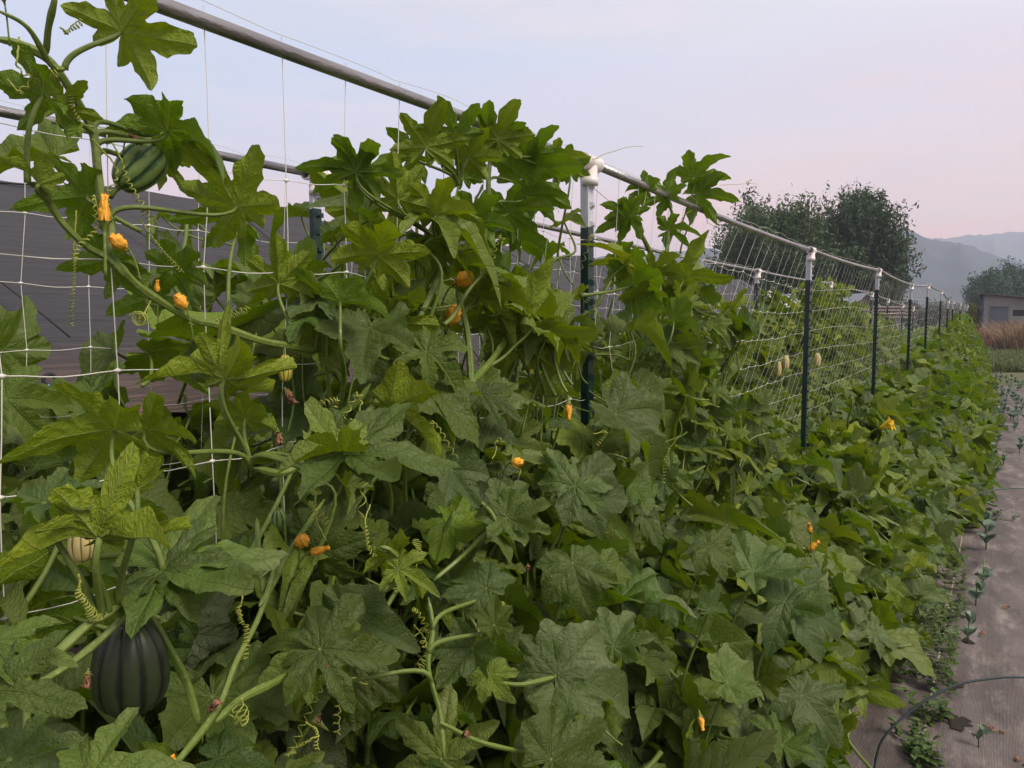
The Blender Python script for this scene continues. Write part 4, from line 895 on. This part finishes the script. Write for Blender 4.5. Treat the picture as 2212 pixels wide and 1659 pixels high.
for i, (u, v) in enumerate(SEED):
    c = ground_pt(u, v, .02); T = empty('seedling', c, ['blue green seedling by the bottom edge beside the burnt hole','blue green seedling at the white line above the hoop','blue green seedling on the white line, second up from the hoop','blue green seedling on the white line, third up','tall blue green seedling on the white line, fourth up','blue green seedling beside the ragged weed patch'][i] if i < 6 else 'small blue green seedling in the far line along the fabric edge', 'seedling', 'seedlings along the white line')
    k = min(max(c[1]/3, 1), 1.7); m = MB(); kk = .8*k*(.75+.5*((i*37) % 10)/10); c = c+np.array([.02*math.sin(i*5), .1*math.cos(i*3), 0]); blades(m, c+[0, 0, .02*k], 6, .085*kk, .024*kk, .7, blue, .7, i); blades(m, c+[.01, 0, .07*kk], 5, .065*kk, .020*kk, .45, blue, 1.1, i+50); m.build('leaves', M_fol, T)
    s = MB(); s.tube([c-[0, 0, .01], c+[0, 0, .09*k]], [.003*k, .002*k], 6); s.build('stem', M_stem, T)
# weeds at the edge
wg = lambda r: np.array([.07, .12, .03])*r.uniform(.6, 1.3)
WD = [(1975,1310),(1995,1350),(2020,1290),(2035,1400),(2030,1330),(2025,1440),(1985,1420),(2050,1220),(2010,1190),(2045,1290),(2000,1500),(2015,1600),(2140,1070),(1960,1560)]
for i, (u, v) in enumerate(WD):
    c = ground_pt(u, v+60, .0); T = empty('weed', c, ['leafy green weed with upright seed spikes between the squash and the fabric','low sprawling weed at the fabric edge'][i > 7], 'weed', ['spiked weeds at the fabric edge','low weeds at the fabric edge'][i > 7])
    m = MB(); r = np.random.default_rng(i+20); H = .20 if i < 8 else .08
    for k in range(6):
        b0 = c+r.normal(0, .035, 3)*[1, 1, 0]; t_ = b0+[r.normal(0, .04), r.normal(0, .04), H*r.uniform(.6, 1.2)]
        for q in np.linspace(0, 1, 6): blades(m, b0*(1-q)+t_*q, 3, .045, .010, 1, wg, .3, int(r.integers(999)))
        if i < 8:
            for q in np.linspace(.6, 1.1, 14): blades(m, b0*(1-q)+t_*q, 5, .008, .004, 1, lambda r: np.array([.13, .17, .05])*r.uniform(.7, 1.2), .5, int(r.integers(999)))
    m.build('leaves', M_fol, T)

# ---------------------------------------------------------------- shade cloth tunnel behind
g = NG('shade_cloth'); p = g.n('ShaderNodeBsdfPrincipled'); g.l(p.outputs[0], g.out.inputs[0]); co = g.n('ShaderNodeTexCoord').outputs['Object']
mpp = g.n('ShaderNodeMapping'); mpp.inputs['Scale'].default_value = (3, .25, 9); g.l(co, mpp.inputs[0]); n1 = g.noise(mpp.outputs[0], 8, 6, .65); n0 = g.noise(co, .9, 3)
at_ = g.n('ShaderNodeAttribute', attribute_name='tint'); sx = g.n('ShaderNodeSeparateXYZ'); g.l(at_.outputs['Vector'], sx.inputs[0])
c = g.mix(g.rng(n1, .3, .7), (.025, .026, .035), (.045, .045, .056)); low_ = g.mix(g.rng(n1, .35, .65), (.055, .042, .041), (.12, .082, .068))
c = g.mix(g.rng(g.math('ADD', sx.outputs[0], g.math('MULTIPLY', n0, .3)), .80, 1.12), c, low_)
g.l(c, p.inputs['Base Color']); p.inputs['Roughness'].default_value = .75
bz = g.math('SINE', g.math('MULTIPLY', g.n('ShaderNodeSeparateXYZ').outputs[2], 1.)); b = g.n('ShaderNodeBump'); b.inputs['Strength'].default_value = .5; b.inputs['Distance'].default_value = .03; g.l(n1, b.inputs['Height']); g.l(b.outputs[0], p.inputs['Normal'])
M_shade = g.m
T = empty('shade_tunnel', (-4.6, 8, 0), 'long dark grey woven shade cloth stretched over a low frame behind the squash rows', 'shade structure')
ny = 260; nv = 26; ys = np.linspace(-3, 17.5, ny); V = []; cl = []
for y in ys:
    taper = 1.0
    zb = .80+.13*math.sin((y-.6)*1.15)+.05*math.sin(y*3.1); zt = 2.28+.035*math.sin(y*1.03*2)+.02*math.sin(y*5)
    for j in range(nv):
        t = j/(nv-1)   # 0 top ridge, 1 bottom
        z = zt+(zb-zt)*t; x = -4.75+.95*math.sin(t*math.pi/2)**.9
        x += .02*math.sin(y*7+z*6)*t+.03*math.sin(y*2.3-z*4)*t**2
        V.append([x, y, z]); cl.append((t, 0, 0))
m = MB(); m.add(V, grid_faces(ny, nv)); m.col = [np.array(cl)]
V2 = []; 
for y in ys:
    zt = 2.28+.035*math.sin(y*1.03*2)+.02*math.sin(y*5)
    for j in range(8): t = j/7; V2.append([-4.75-1.5*t, y, zt-.9*t**1.6-.004])
m.build('cloth', M_shade, T)
m = MB(); m.add(V2, grid_faces(ny, 8)); m.col = [np.tile((.0001, 0, 0), (len(V2), 1))]; m.build('roof_cloth', M_shade, T)
# gable end
m = MB(); m.add([[-4.75, 17.5, 2.3], [-3.8, 17.5, .95], [-3.8, 17.5, 0], [-6.2, 17.5, 0], [-6.2, 17.5, 1.4]], [(0,1,2,3,4)], (.2, 0, 0)); m.build('end_cloth', M_shade, T)
M_frame = simple('frame_steel', (.20, .19, .21), .5, .5)
for y in np.arange(-.5, 17, 2.4):
    m = MB(); m.tube([[-3.95, y+1.1, 0], [-3.95, y+1.1, 1.35]], .02, 10); m.build('frame_post', M_frame, T)
M_seam = simple('seam', (.02, .02, .025), .8)
m = MB()
for y in np.arange(-1, 17, 1.15):
    pts = []
    for t in np.linspace(.02, .8, 9):
        yy = y+.9*t; zb = .98+.16*math.sin((yy-.6)*1.15)+.05*math.sin(yy*3.1); z = 2.28+(zb-2.28)*t
        pts.append([-4.75+.95*math.sin(t*math.pi/2)**.9+.035, yy, z])
    m.tube(pts, .004, 5)
m.tube([[-4.70, y, 2.20+.03*math.sin(y*3)] for y in np.linspace(-2, 17.4, 90)], .006, 5)
m.build('cord', M_seam, T)
M_inner = simple('dark_soil', (.02, .018, .018), .95, var=.3)
m = MB(); m.add([[-5.6, -3, 0], [-5.6, 17.5, 0], [-5.6, 17.5, 1.5], [-5.6, -3, 1.5]], [(0,1,2,3)], (.3, 0, 0)); m.build('back_cloth', M_shade, T)
# grommet with blue twine
gp = onrow(100, 820, 3.78); m = MB(); an = np.linspace(0, 2*math.pi, 17); m.tube(np.c_[0*an+gp[0]+.03, gp[1]+.028*np.cos(an), gp[2]+.028*np.sin(an)], .010, 8, caps=False); m.build('grommet', M_seam, T)
M_blue = simple('blue_twine', (.12, .32, .62), .6)
m = MB(); 
for s in (-1, 1): m.tube(crom([gp+[.04, s*.01, -.02], gp+[.05, s*.03, -.15], gp+[.05, s*.035, -.34], gp+[.05, s*.02, -.75]], 4), .0045, 6)
tag(m.build('blue_twine', M_blue), 'doubled blue twine hanging from the eyelet in the shade cloth', 'twine')

# flowering plants between the squash and the cloth
pk = lambda r: np.array([.50, .20, .20])*r.uniform(.7, 1.2)
gr = lambda r: np.array([.07, .13, .04])*r.uniform(.6, 1.4)
FP = [(10,945),(45,960),(60,975),(150,950),(330,915),(345,940),(520,905),(570,890),(610,930),(250,960),(430,950),(15,1000),(660,930),(290,985)]
for i, (u, v) in enumerate(FP):
    tp = onrow(u, v, 2.75+.25*(i % 3)); r = np.random.default_rng(i+600)
    T = empty('flowering_plant', (tp[0], tp[1], 0), ['pink flower spikes at the left edge below the shade cloth','pink flower spikes under the pale leaf between the net strings'][1] if i in (4, 5) else 'pink flower spikes standing between the squash rows and the shade cloth', 'flowering plant', 'pink flowering plants below the shade cloth')
    m = MB(); f = MB()
    for k in range(9):
        b0 = np.array([tp[0], tp[1], 0])+r.normal(0, .10, 3)*[1, 1, 0]; e = b0+[r.normal(0, .05), r.normal(0, .05), tp[2]*r.uniform(.85, 1.05)]
        for q in np.linspace(.35, .92, 12): blades(m, b0*(1-q)+e*q, 3, .07, .010, .8, gr, .5, int(r.integers(9999)))
        if k < 3:
            for q in np.linspace(.93, 1.03, 7): blades(f, b0*(1-q)+e*q, 6, .016, .008, 1, pk, .4, int(r.integers(9999)))
    m.build('leaves', M_fol, T); f.build('blossom', M_fol, T)
print('mid objects', len(bpy.data.objects))

# ---------------------------------------------------------------- far things
def tree(name, base, H, Wd, label, col, seed, nleaf, leafsz, trunk=.18, group=None, low=.12, blobs=None):
    T = empty(name, base, label, 'tree', group); r = np.random.default_rng(seed); base = np.array(base, float)
    b = MB(); b.tube([base-[0, 0, .3], base+[.1, 0, H*.15], base+[0, .1, H*.35]], [Wd*.05, Wd*.04, Wd*.03], 9)
    tips = []; M_ = blobs or 130
    for k in range(M_):
        # ellipsoid of branch ends
        d = unit(r.normal(0, 1, 3)); d[2] = abs(d[2])*1.0 if r.random() < .72 else -abs(d[2])*.75; rr = r.uniform(.30, .95)
        e = base+[d[0]*Wd/2*rr, d[1]*Wd/2*rr, H*(.52+.46*d[2]*rr)]; e[2] = max(e[2], base[2]+H*low)
        mid = base+[(e[0]-base[0])*.35, (e[1]-base[1])*.35, (e[2]-base[2])*.62]
        b.tube(crom([base+[0, 0, H*.2*r.uniform(.6, 1)], mid, e], 4), np.linspace(Wd*.018, Wd*.004, 9), 5); tips.append((mid, e))
    b.build('trunk', M_bark, T)
    n = nleaf; idx = r.integers(0, M_, n); tt = r.uniform(.2, 1.0, n); mids = np.array([t[0] for t in tips])[idx]; ends = np.array([t[1] for t in tips])[idx]
    cl = mids*(1-tt[:, None])+ends*tt[:, None]
    # small sub sprays: quantised offsets so that leaves bunch
    sub = r.normal(0, 1, (M_, 26, 3))*Wd*.055; cl = cl+sub[idx, r.integers(0, 26, n)]+r.normal(0, 1, (n, 3))*Wd*.016
    cl[:, 2] -= r.exponential(Wd*.006, n); cl[:, 2] = np.maximum(cl[:, 2], base[2]+.1)
    d1 = r.normal(0, 1, (n, 3)); d1[:, 2] -= .6; d1 /= np.linalg.norm(d1, axis=1, keepdims=True); d2 = np.cross(d1, r.normal(0, 1, (n, 3))); d2 /= np.linalg.norm(d2, axis=1, keepdims=True)
    s = leafsz*r.uniform(.5, 1.3, n)[:, None]
    V = np.stack([cl-d1*s, cl+d2*s*.38, cl+d1*s, cl-d2*s*.38], 1).reshape(-1, 3)-base
    Q = np.arange(4*n).reshape(-1, 4); tone = (.75+.5*r.random((M_, 1)))[idx]*r.uniform(.75, 1.25, (n, 1)); col_ = np.repeat(np.array(col)[None]*tone, 4, 0)
    me = raw_mesh('crown', V, np.zeros((0, 3), int), Q, M_fol2, {'tint': col_}); o = bpy.data.objects.new('crown', me); C.objects.link(o); o.parent = T; return T
M_bark = simple('bark', (.05, .042, .035), .9, var=.3, nscale=4); M_fol2 = foliage_mat('tree_foliage', .6, .15)
def gat(u, D): p = at(u, 692, D); return [p[0], p[1], 0]
def htop(v, D): return EYE+(692-v)/FPX*D
tree('elm_tree', gat(1668,52), htop(402,52), 9.4, 'tall feathery dark tree, the left one of the pair behind the bare net', (.060,.100,.036), 1, 130000, .155)
tree('elm_tree', gat(1845,55), htop(388,55), 7.4, 'tallest dark tree with a ragged top, right one of the pair behind the net', (.052,.090,.034), 2, 130000, .155)
tree('elm_tree', gat(1915,62), htop(500,62), 3.6, 'lower right flank tree beside the tall pair', (.058,.08,.045), 3, 24000, .12)
tree('elm_tree', gat(1600,60), htop(520,60), 3.4, 'small dark tree leaning out left of the tall pair', (.06,.085,.045), 4, 20000, .12)
tree('broad_tree', gat(2130,105), htop(572,105), 7.0, 'hazy rounded tree behind the shed, left one', (.045,.090,.045), 5, 26000, .22)
tree('broad_tree', gat(2195,110), htop(556,110), 10.0, 'larger hazy rounded tree behind the shed roof', (.042,.085,.043), 6, 40000, .22)
tree('broad_tree', gat(2290,110), htop(560,110), 10.0, 'hazy rounded tree cut off by the right edge', (.042,.072,.048), 16, 16000, .25)
r = np.random.default_rng(8)
SH = [(1960,64,628,2.4,(.06,.075,.045)),(1990,68,640,2.2,(.05,.065,.04)),(2020,66,632,1.8,(.07,.075,.05)),(2045,70,640,1.8,(.06,.075,.045)),(2068,62,636,1.4,(.065,.07,.05)),(2085,66,645,1.3,(.06,.08,.04)),(1545,60,640,4,(.05,.075,.035)),(1570,58,650,3,(.05,.07,.035)),(1900,60,640,2.6,(.05,.07,.035)),(1750,45,640,3.0,(.045,.07,.03))]
for i, (u, D, v, w, c) in enumerate(SH):
    tree('shrub', gat(u, D), htop(v, D), w, ['grey green shrub at the foot of the tall trees','wispy shrub beyond the trellis end','wispy shrub with bare twigs above the far posts','low grey shrub above the far posts','thin twiggy shrub near the trellis end','small shrub right at the trellis end','green bush left of the tall trees above the cloth','lower green bush left of the tall trees','bush right of the tall trees near the little gable','green bush under the tall trees'][i], c, 40+i, 3500, .085, low=.05, blobs=22)
tree('yellow_bush', gat(2108,46), htop(645,46), 2.2, 'yellow green bush beside the shed', (.12,.115,.030), 60, 9000, .06, low=.05, blobs=26)
tree('yellow_bush', gat(2092,48), htop(665,48), 1.5, 'small yellow bush left of the shed, lower than its neighbour', (.11,.11,.035), 61, 4000, .06, low=.05, blobs=18)
for i in range(26):
    D = r.uniform(150, 300); u = r.uniform(1400, 2260)
    tree('far_tree', gat(u, D), r.uniform(4, 8), r.uniform(7, 14), 'small hazy tree in the far treeline', (.035,.055,.035), 70+i, 1500, .5, low=.05, blobs=16, group='trees of the far treeline')

# shed
D = 42
sp0 = np.array(gat(2124, D)); px = D/FPX; T = empty('shed', sp0, 'grey metal shed with a blue grey door and a slanted roof behind the dry grass', 'shed')
rx = RT.copy(); bk = unit(np.array([FW[0], FW[1], 0])); ang = -.57; rx2 = rx*math.cos(ang)+bk*math.sin(ang); bk2 = -rx*math.sin(ang)+bk*math.cos(ang)
def L2(x, d, z): return sp0+rx2*x+bk2*d+np.array([0, 0, z])
def sheet(m, x0, x1, z0a, z1a, z0b, z1b, d, th=.03, col=None):
    v = [L2(x0, d, z0a), L2(x1, d, z0b), L2(x1, d, z1b), L2(x0, d, z1a), L2(x0, d+th, z0a), L2(x1, d+th, z0b), L2(x1, d+th, z1b), L2(x0, d+th, z1a)]
    m.add(v, [(0,1,2,3), (7,6,5,4), (0,4,5,1), (3,2,6,7), (0,3,7,4), (1,5,6,2)], col)
HL = htop(632, D); slope = -.115
M_metal = simple('shed_metal', (.25, .25, .235), .55, .0, .15, 2.0); M_door = simple('shed_door', (.135, .145, .185), .6, var=.25, nscale=3); M_trim = simple('blue_trim', (.05, .09, .19), .6); M_roof = simple('shed_roof', (.11, .10, .09), .6, .1); M_win = simple('dark_opening', (.018, .018, .02), .4)
M_frm = simple('door_frame', (.16,.16,.15), .6)
Wd = 4.2; zt = lambda x: HL-.12+slope*x
def wallpiece(m, x0, x1, z0, z1=None): sheet(m, x0, x1, z0, zt(x0) if z1 is None else z1, z0, zt(x1) if z1 is None else z1, 0, .08)
dx0, dx1, dz = .24, 1.10, htop(663, D); wx0, wx1, wz0, wz1 = 1.33, 3.0, htop(683, D), htop(670, D)
m = MB(); wallpiece(m, 0, dx0, 0); wallpiece(m, dx0, dx1, dz); wallpiece(m, dx1, wx0, 0); wallpiece(m, wx0, wx1, 0, wz0); wallpiece(m, wx0, wx1, wz1); wallpiece(m, wx1, Wd, 0)
for x in np.arange(.18, Wd, .42):   # standing ribs
    z0 = dz if dx0 < x < dx1 else (wz1 if wx0 < x < wx1 else 0); sheet(m, x, x+.03, z0+.01, zt(x)-.01, z0+.01, zt(x+.03)-.01, -.025, .022)
v = [L2(0, .08, 0), L2(0, 3, 0), L2(0, 3, HL-.4), L2(0, .08, zt(0))]; m.add(v, [(0,1,2,3)]); v = [L2(Wd, .08, 0), L2(Wd, 3, 0), L2(Wd, 3, HL-.9), L2(Wd, .08, zt(Wd))]; m.add(v, [(3,2,1,0)])
m.build('wall', M_metal, T, False)
m = MB(); sheet(m, dx0+.05, dx1-.05, .02, dz-.06, .02, dz-.06, .03, .03); sheet(m, dx0+.22, dx1-.22, .3, dz-.25, .3, dz-.25, .018, .010); m.build('door', M_door, T, False)
m = MB(); sheet(m, dx0-.04, dx0+.045, 0, dz+.04, 0, dz+.04, -.02, .05); sheet(m, dx1-.045, dx1+.04, 0, dz+.04, 0, dz+.04, -.02, .05); sheet(m, dx0-.07, dx1+.07, dz-.03, dz+.05, dz-.03, dz+.05, -.03, .04); m.build('door_frame', M_frm, T, False)
m = MB(); sheet(m, wx0, wx1, wz0, wz1, wz0, wz1, .05, .02); m.build('window', M_win, T, False)
m = MB(); sheet(m, -.09, .0, 0, zt(0)-.02, 0, zt(0)-.02, -.02, .08); m.build('corner_trim', M_trim, T, False)
m = MB(); v = []
for th in (0, .06):
    v += [L2(-.22, -.35, HL-.08+th), L2(Wd+.2, -.35, HL-.08+slope*(Wd+.5)+th), L2(Wd+.2, 3.2, HL-.35+slope*(Wd+.5)+th), L2(-.22, 3.2, HL-.35+th)]
m.add(v, [(0,1,2,3), (7,6,5,4), (0,4,5,1), (3,2,6,7), (0,3,7,4), (1,5,6,2)]); m.build('roof', M_roof, T, False)

# polytunnel with a white roof, little gabled barn, fence
M_white = simple('white_sheet', (.62, .64, .68), .5, var=.1, nscale=1); M_brk = simple('reddish_boards', (.17, .14, .13), .8, var=.3, nscale=2); M_tin = simple('tin_roof', (.32, .36, .42), .4, .2)
D = 34; b0 = np.array(gat(1645, D)); T = empty('polytunnel', b0, 'long white roofed polytunnel seen through the net between the trees and the squash', 'polytunnel')
zr = htop(634, D); ze = htop(660, D); Lt = 2.6; m = MB()
for k in range(4):
    x0 = k*Lt/4; x1 = (k+1)*Lt/4; xm = (x0+x1)/2; q = lambda x, d, z: b0+RT*x+bk*d+np.array([0, 0, z])
    an = np.linspace(0, math.pi, 9); ring = [[q(xm-(x1-x0)/2*math.cos(t), d, ze-.35+(zr-.12*(k % 2)-ze+.35)*math.sin(t)) for t in an] for d in (0, 9)]
    m.add(ring[0]+ring[1], [(i, i+1, 10+i, 9+i) for i in range(8)]+[tuple(range(9))[::-1]])
m.build('roof', M_white, T); m = MB(); m.add([q(0,.02,0), q(Lt,.02,0), q(Lt,.02,ze-.3), q(0,.02,ze-.3)], [(0,1,2,3)]); m.build('wall', simple('tunnel_wall', (.16,.15,.16), .7), T)
D = 40; b0 = np.array(gat(1868, D)); T = empty('barn', b0, 'little gabled barn with a grey roof and reddish boards left of the third post', 'barn'); q = lambda x, d, z: b0+RT*x+bk*d+np.array([0, 0, z])
zr = htop(637, D); ze = htop(662, D); m = MB(); m.add([q(-.62,0,0), q(.62,0,0), q(.62,0,ze), q(0,0,zr), q(-.62,0,ze), q(-.62,4,0), q(-.62,4,ze)], [(0,1,2,3,4), (5,0,4,6)]); m.build('wall', M_brk, T, False)
m = MB()
for s in (-1, 1):
    e = [q(0,-.2,zr+.05), q(s*.8,-.2,ze-.12), q(s*.8,5,ze-.12), q(0,5,zr+.05)]; m.add(e+[x+np.array([0,0,.05]) for x in e], [(0,1,2,3), (4,5,6,7), (0,1,5,4), (1,2,6,5)])
m.build('roof', M_tin, T, False)
q0 = np.array(gat(1838, 41)); m = MB(); zz = htop(627, 41); q = lambda x, d, z: q0+RT*x+bk*d+np.array([0, 0, z]); m.add([q(-.7,0,htop(650,41)), q(.35,0,htop(650,41)), q(.35,3,zz), q(-.7,3,zz)], [(0,1,2,3)]); m.build('lean_to_roof', M_tin, T, False)
T = empty('board_fence', gat(1925, 38), 'weathered pinkish board fence behind the far posts', 'fence'); M_fence = simple('fence_wood', (.19, .145, .135), .85, var=.3, nscale=2)
b0 = np.array(gat(1862, 38)); D = 38
for i in range(5): 
    m = MB(); m.box(b0+RT*(i*.62)+[0, 0, htop(662, D)/2], [.07, .07, htop(662, D)]); m.build('fence_post', M_fence, T, False)
m = MB()
for z0 in (664, 671, 678, 686): m.tube([b0+RT*-.1+[0, 0, htop(z0, D)], b0+RT*2.6+[0, 0, htop(z0, D)]], .055, 4)
m.build('boards', M_fence, T, False)

# grass: tall dry reddish stand by the shed, green verge
def grass(name, cx, n, H, col, seed, kindlab, w=.008):
    r = np.random.default_rng(seed); P_ = cx(r, n); V = []; col_ = []
    h = H*r.uniform(.25, 1.1, n)[:, None]
    if 'dry' in name:
        cc_ = P_[r.integers(0, n, 46)]; ci = r.integers(0, 46, n); P_ = cc_[ci]+r.normal(0, .30, (n, 3))*[1, 1, 0]; h = h*r.uniform(.55, 1.25, 46)[ci][:, None]
    th = r.uniform(0, 6.28, n); s = np.c_[np.cos(th), np.sin(th), 0*th]*w; ln = r.normal(0, .42, (n, 3))*[1, 1, 0]
    t1 = P_+np.c_[np.zeros((n, 2)), h*.55]+ln*h*.4; t2 = P_+np.c_[np.zeros((n, 2)), h]+ln*h*1.3
    V = np.stack([P_-s, P_+s, t1+s*.8, t1-s*.8, t2+s*.2, t2-s*.2], 1).reshape(-1, 3); i0 = np.arange(n)[:, None]*6
    Q = np.vstack([i0+[0, 1, 2, 3], i0+[3, 2, 4, 5]]); cc = np.array(col)[r.integers(0, len(col), n)]*r.uniform(.7, 1.3, (n, 1))
    me = raw_mesh(name, V, np.zeros((0, 3), int), Q, M_fol2, {'tint': np.repeat(cc, 6, 0)}); o = bpy.data.objects.new(name, me); C.objects.link(o); return tag(o, kindlab, 'grass', None, 'stuff')
def reg(u0, u1, d0, d1):
    def f(r, n): 
        u = r.uniform(u0, u1, n); D = r.uniform(d0, d1, n); d = FW[None]+RT[None]*((u-1106)/FPX)[:, None]; p = CO+d*D[:, None]; p[:, 2] = 0; return p
    return f
grass('dry_grass', reg(2138, 2300, 33, 40), 16000, 1.2, [(.25,.155,.11), (.30,.20,.13), (.22,.17,.10)], 1, 'tall pale reddish dry grass in front of the shed', .02)
grass('dry_grass', reg(2085, 2128, 34, 44), 3500, .95, [(.26,.12,.08), (.22,.15,.09)], 2, 'patch of orange dry grass left of the shed', .02)
grass('grass', reg(2085, 2300, 22, 36), 40000, .26, [(.09,.14,.045), (.12,.165,.055), (.17,.17,.08)], 3, 'rough green grass verge beyond the squash', .012)
grass('grass', reg(2095, 2300, 33, 90), 20000, .45, [(.10,.14,.06), (.19,.18,.10)], 4, 'far rough meadow grass around the shed', .03)

# hills
def ridge(name, prof, dist, depth, col, seed, rough):
    """profile as (u, v) pairs; a hill body with front and back slopes"""
    r = np.random.default_rng(seed); us = np.array([p[0] for p in prof]); vs = np.array([p[1] for p in prof]); n = 260; nj = 22
    u = np.linspace(us[0], us[-1], n); v = np.interp(u, us, vs); V = []
    k = np.cumsum(r.normal(0, 1, n)); k = (k-np.convolve(k, np.ones(21)/21, 'same'))*rough
    for i in range(n):
        d = FW+RT*((u[i]-1106)/FPX); d = np.array([d[0], d[1], 0]); h = max(EYE+(692-v[i])/FPX*dist+k[i], 2)
        for j in range(nj):
            t = j/(nj-1); f = math.sin(min(t/.6, 1)*math.pi/2)**1.3 if t < .6 else math.cos((t-.6)/.4*math.pi/2)
            q = d*(dist-depth*(.6-t)); gul = 1-.16*abs(math.sin(u[i]*.035+t*3+seed))*(1-abs(t-.6)) if t < .55 else 1
            V.append([q[0], q[1], h*f*gul-.8])
    m = MB(); m.add(V, grid_faces(n, nj)); o = m.build(name, col); o['kind'] = 'structure'
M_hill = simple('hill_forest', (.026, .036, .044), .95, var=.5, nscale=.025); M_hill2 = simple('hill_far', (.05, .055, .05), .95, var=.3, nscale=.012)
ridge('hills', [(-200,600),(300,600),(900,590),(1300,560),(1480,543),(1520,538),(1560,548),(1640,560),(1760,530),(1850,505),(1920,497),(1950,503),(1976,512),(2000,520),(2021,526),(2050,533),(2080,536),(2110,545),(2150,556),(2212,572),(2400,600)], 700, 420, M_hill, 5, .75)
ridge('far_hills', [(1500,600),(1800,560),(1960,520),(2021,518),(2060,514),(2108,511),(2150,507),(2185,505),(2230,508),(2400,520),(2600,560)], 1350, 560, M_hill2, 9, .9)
# haze
hz = MB(); hz.box([-100, 800, 84], [2700, 1900, 172]); ho = hz.build('haze', bpy.data.materials.new('haze'), None, False); tag(ho, kind='stuff')
hm = ho.data.materials[0]; hm.use_nodes = True; t = hm.node_tree; t.nodes.clear(); om = t.nodes.new('ShaderNodeOutputMaterial'); pv = t.nodes.new('ShaderNodeVolumePrincipled')
pv.inputs['Color'].default_value = (.70, .80, 1.0, 1); pv.inputs['Density'].default_value = .00075; pv.inputs['Anisotropy'].default_value = .1; t.links.new(pv.outputs[0], om.inputs['Volume'])
print('objects', len(bpy.data.objects))
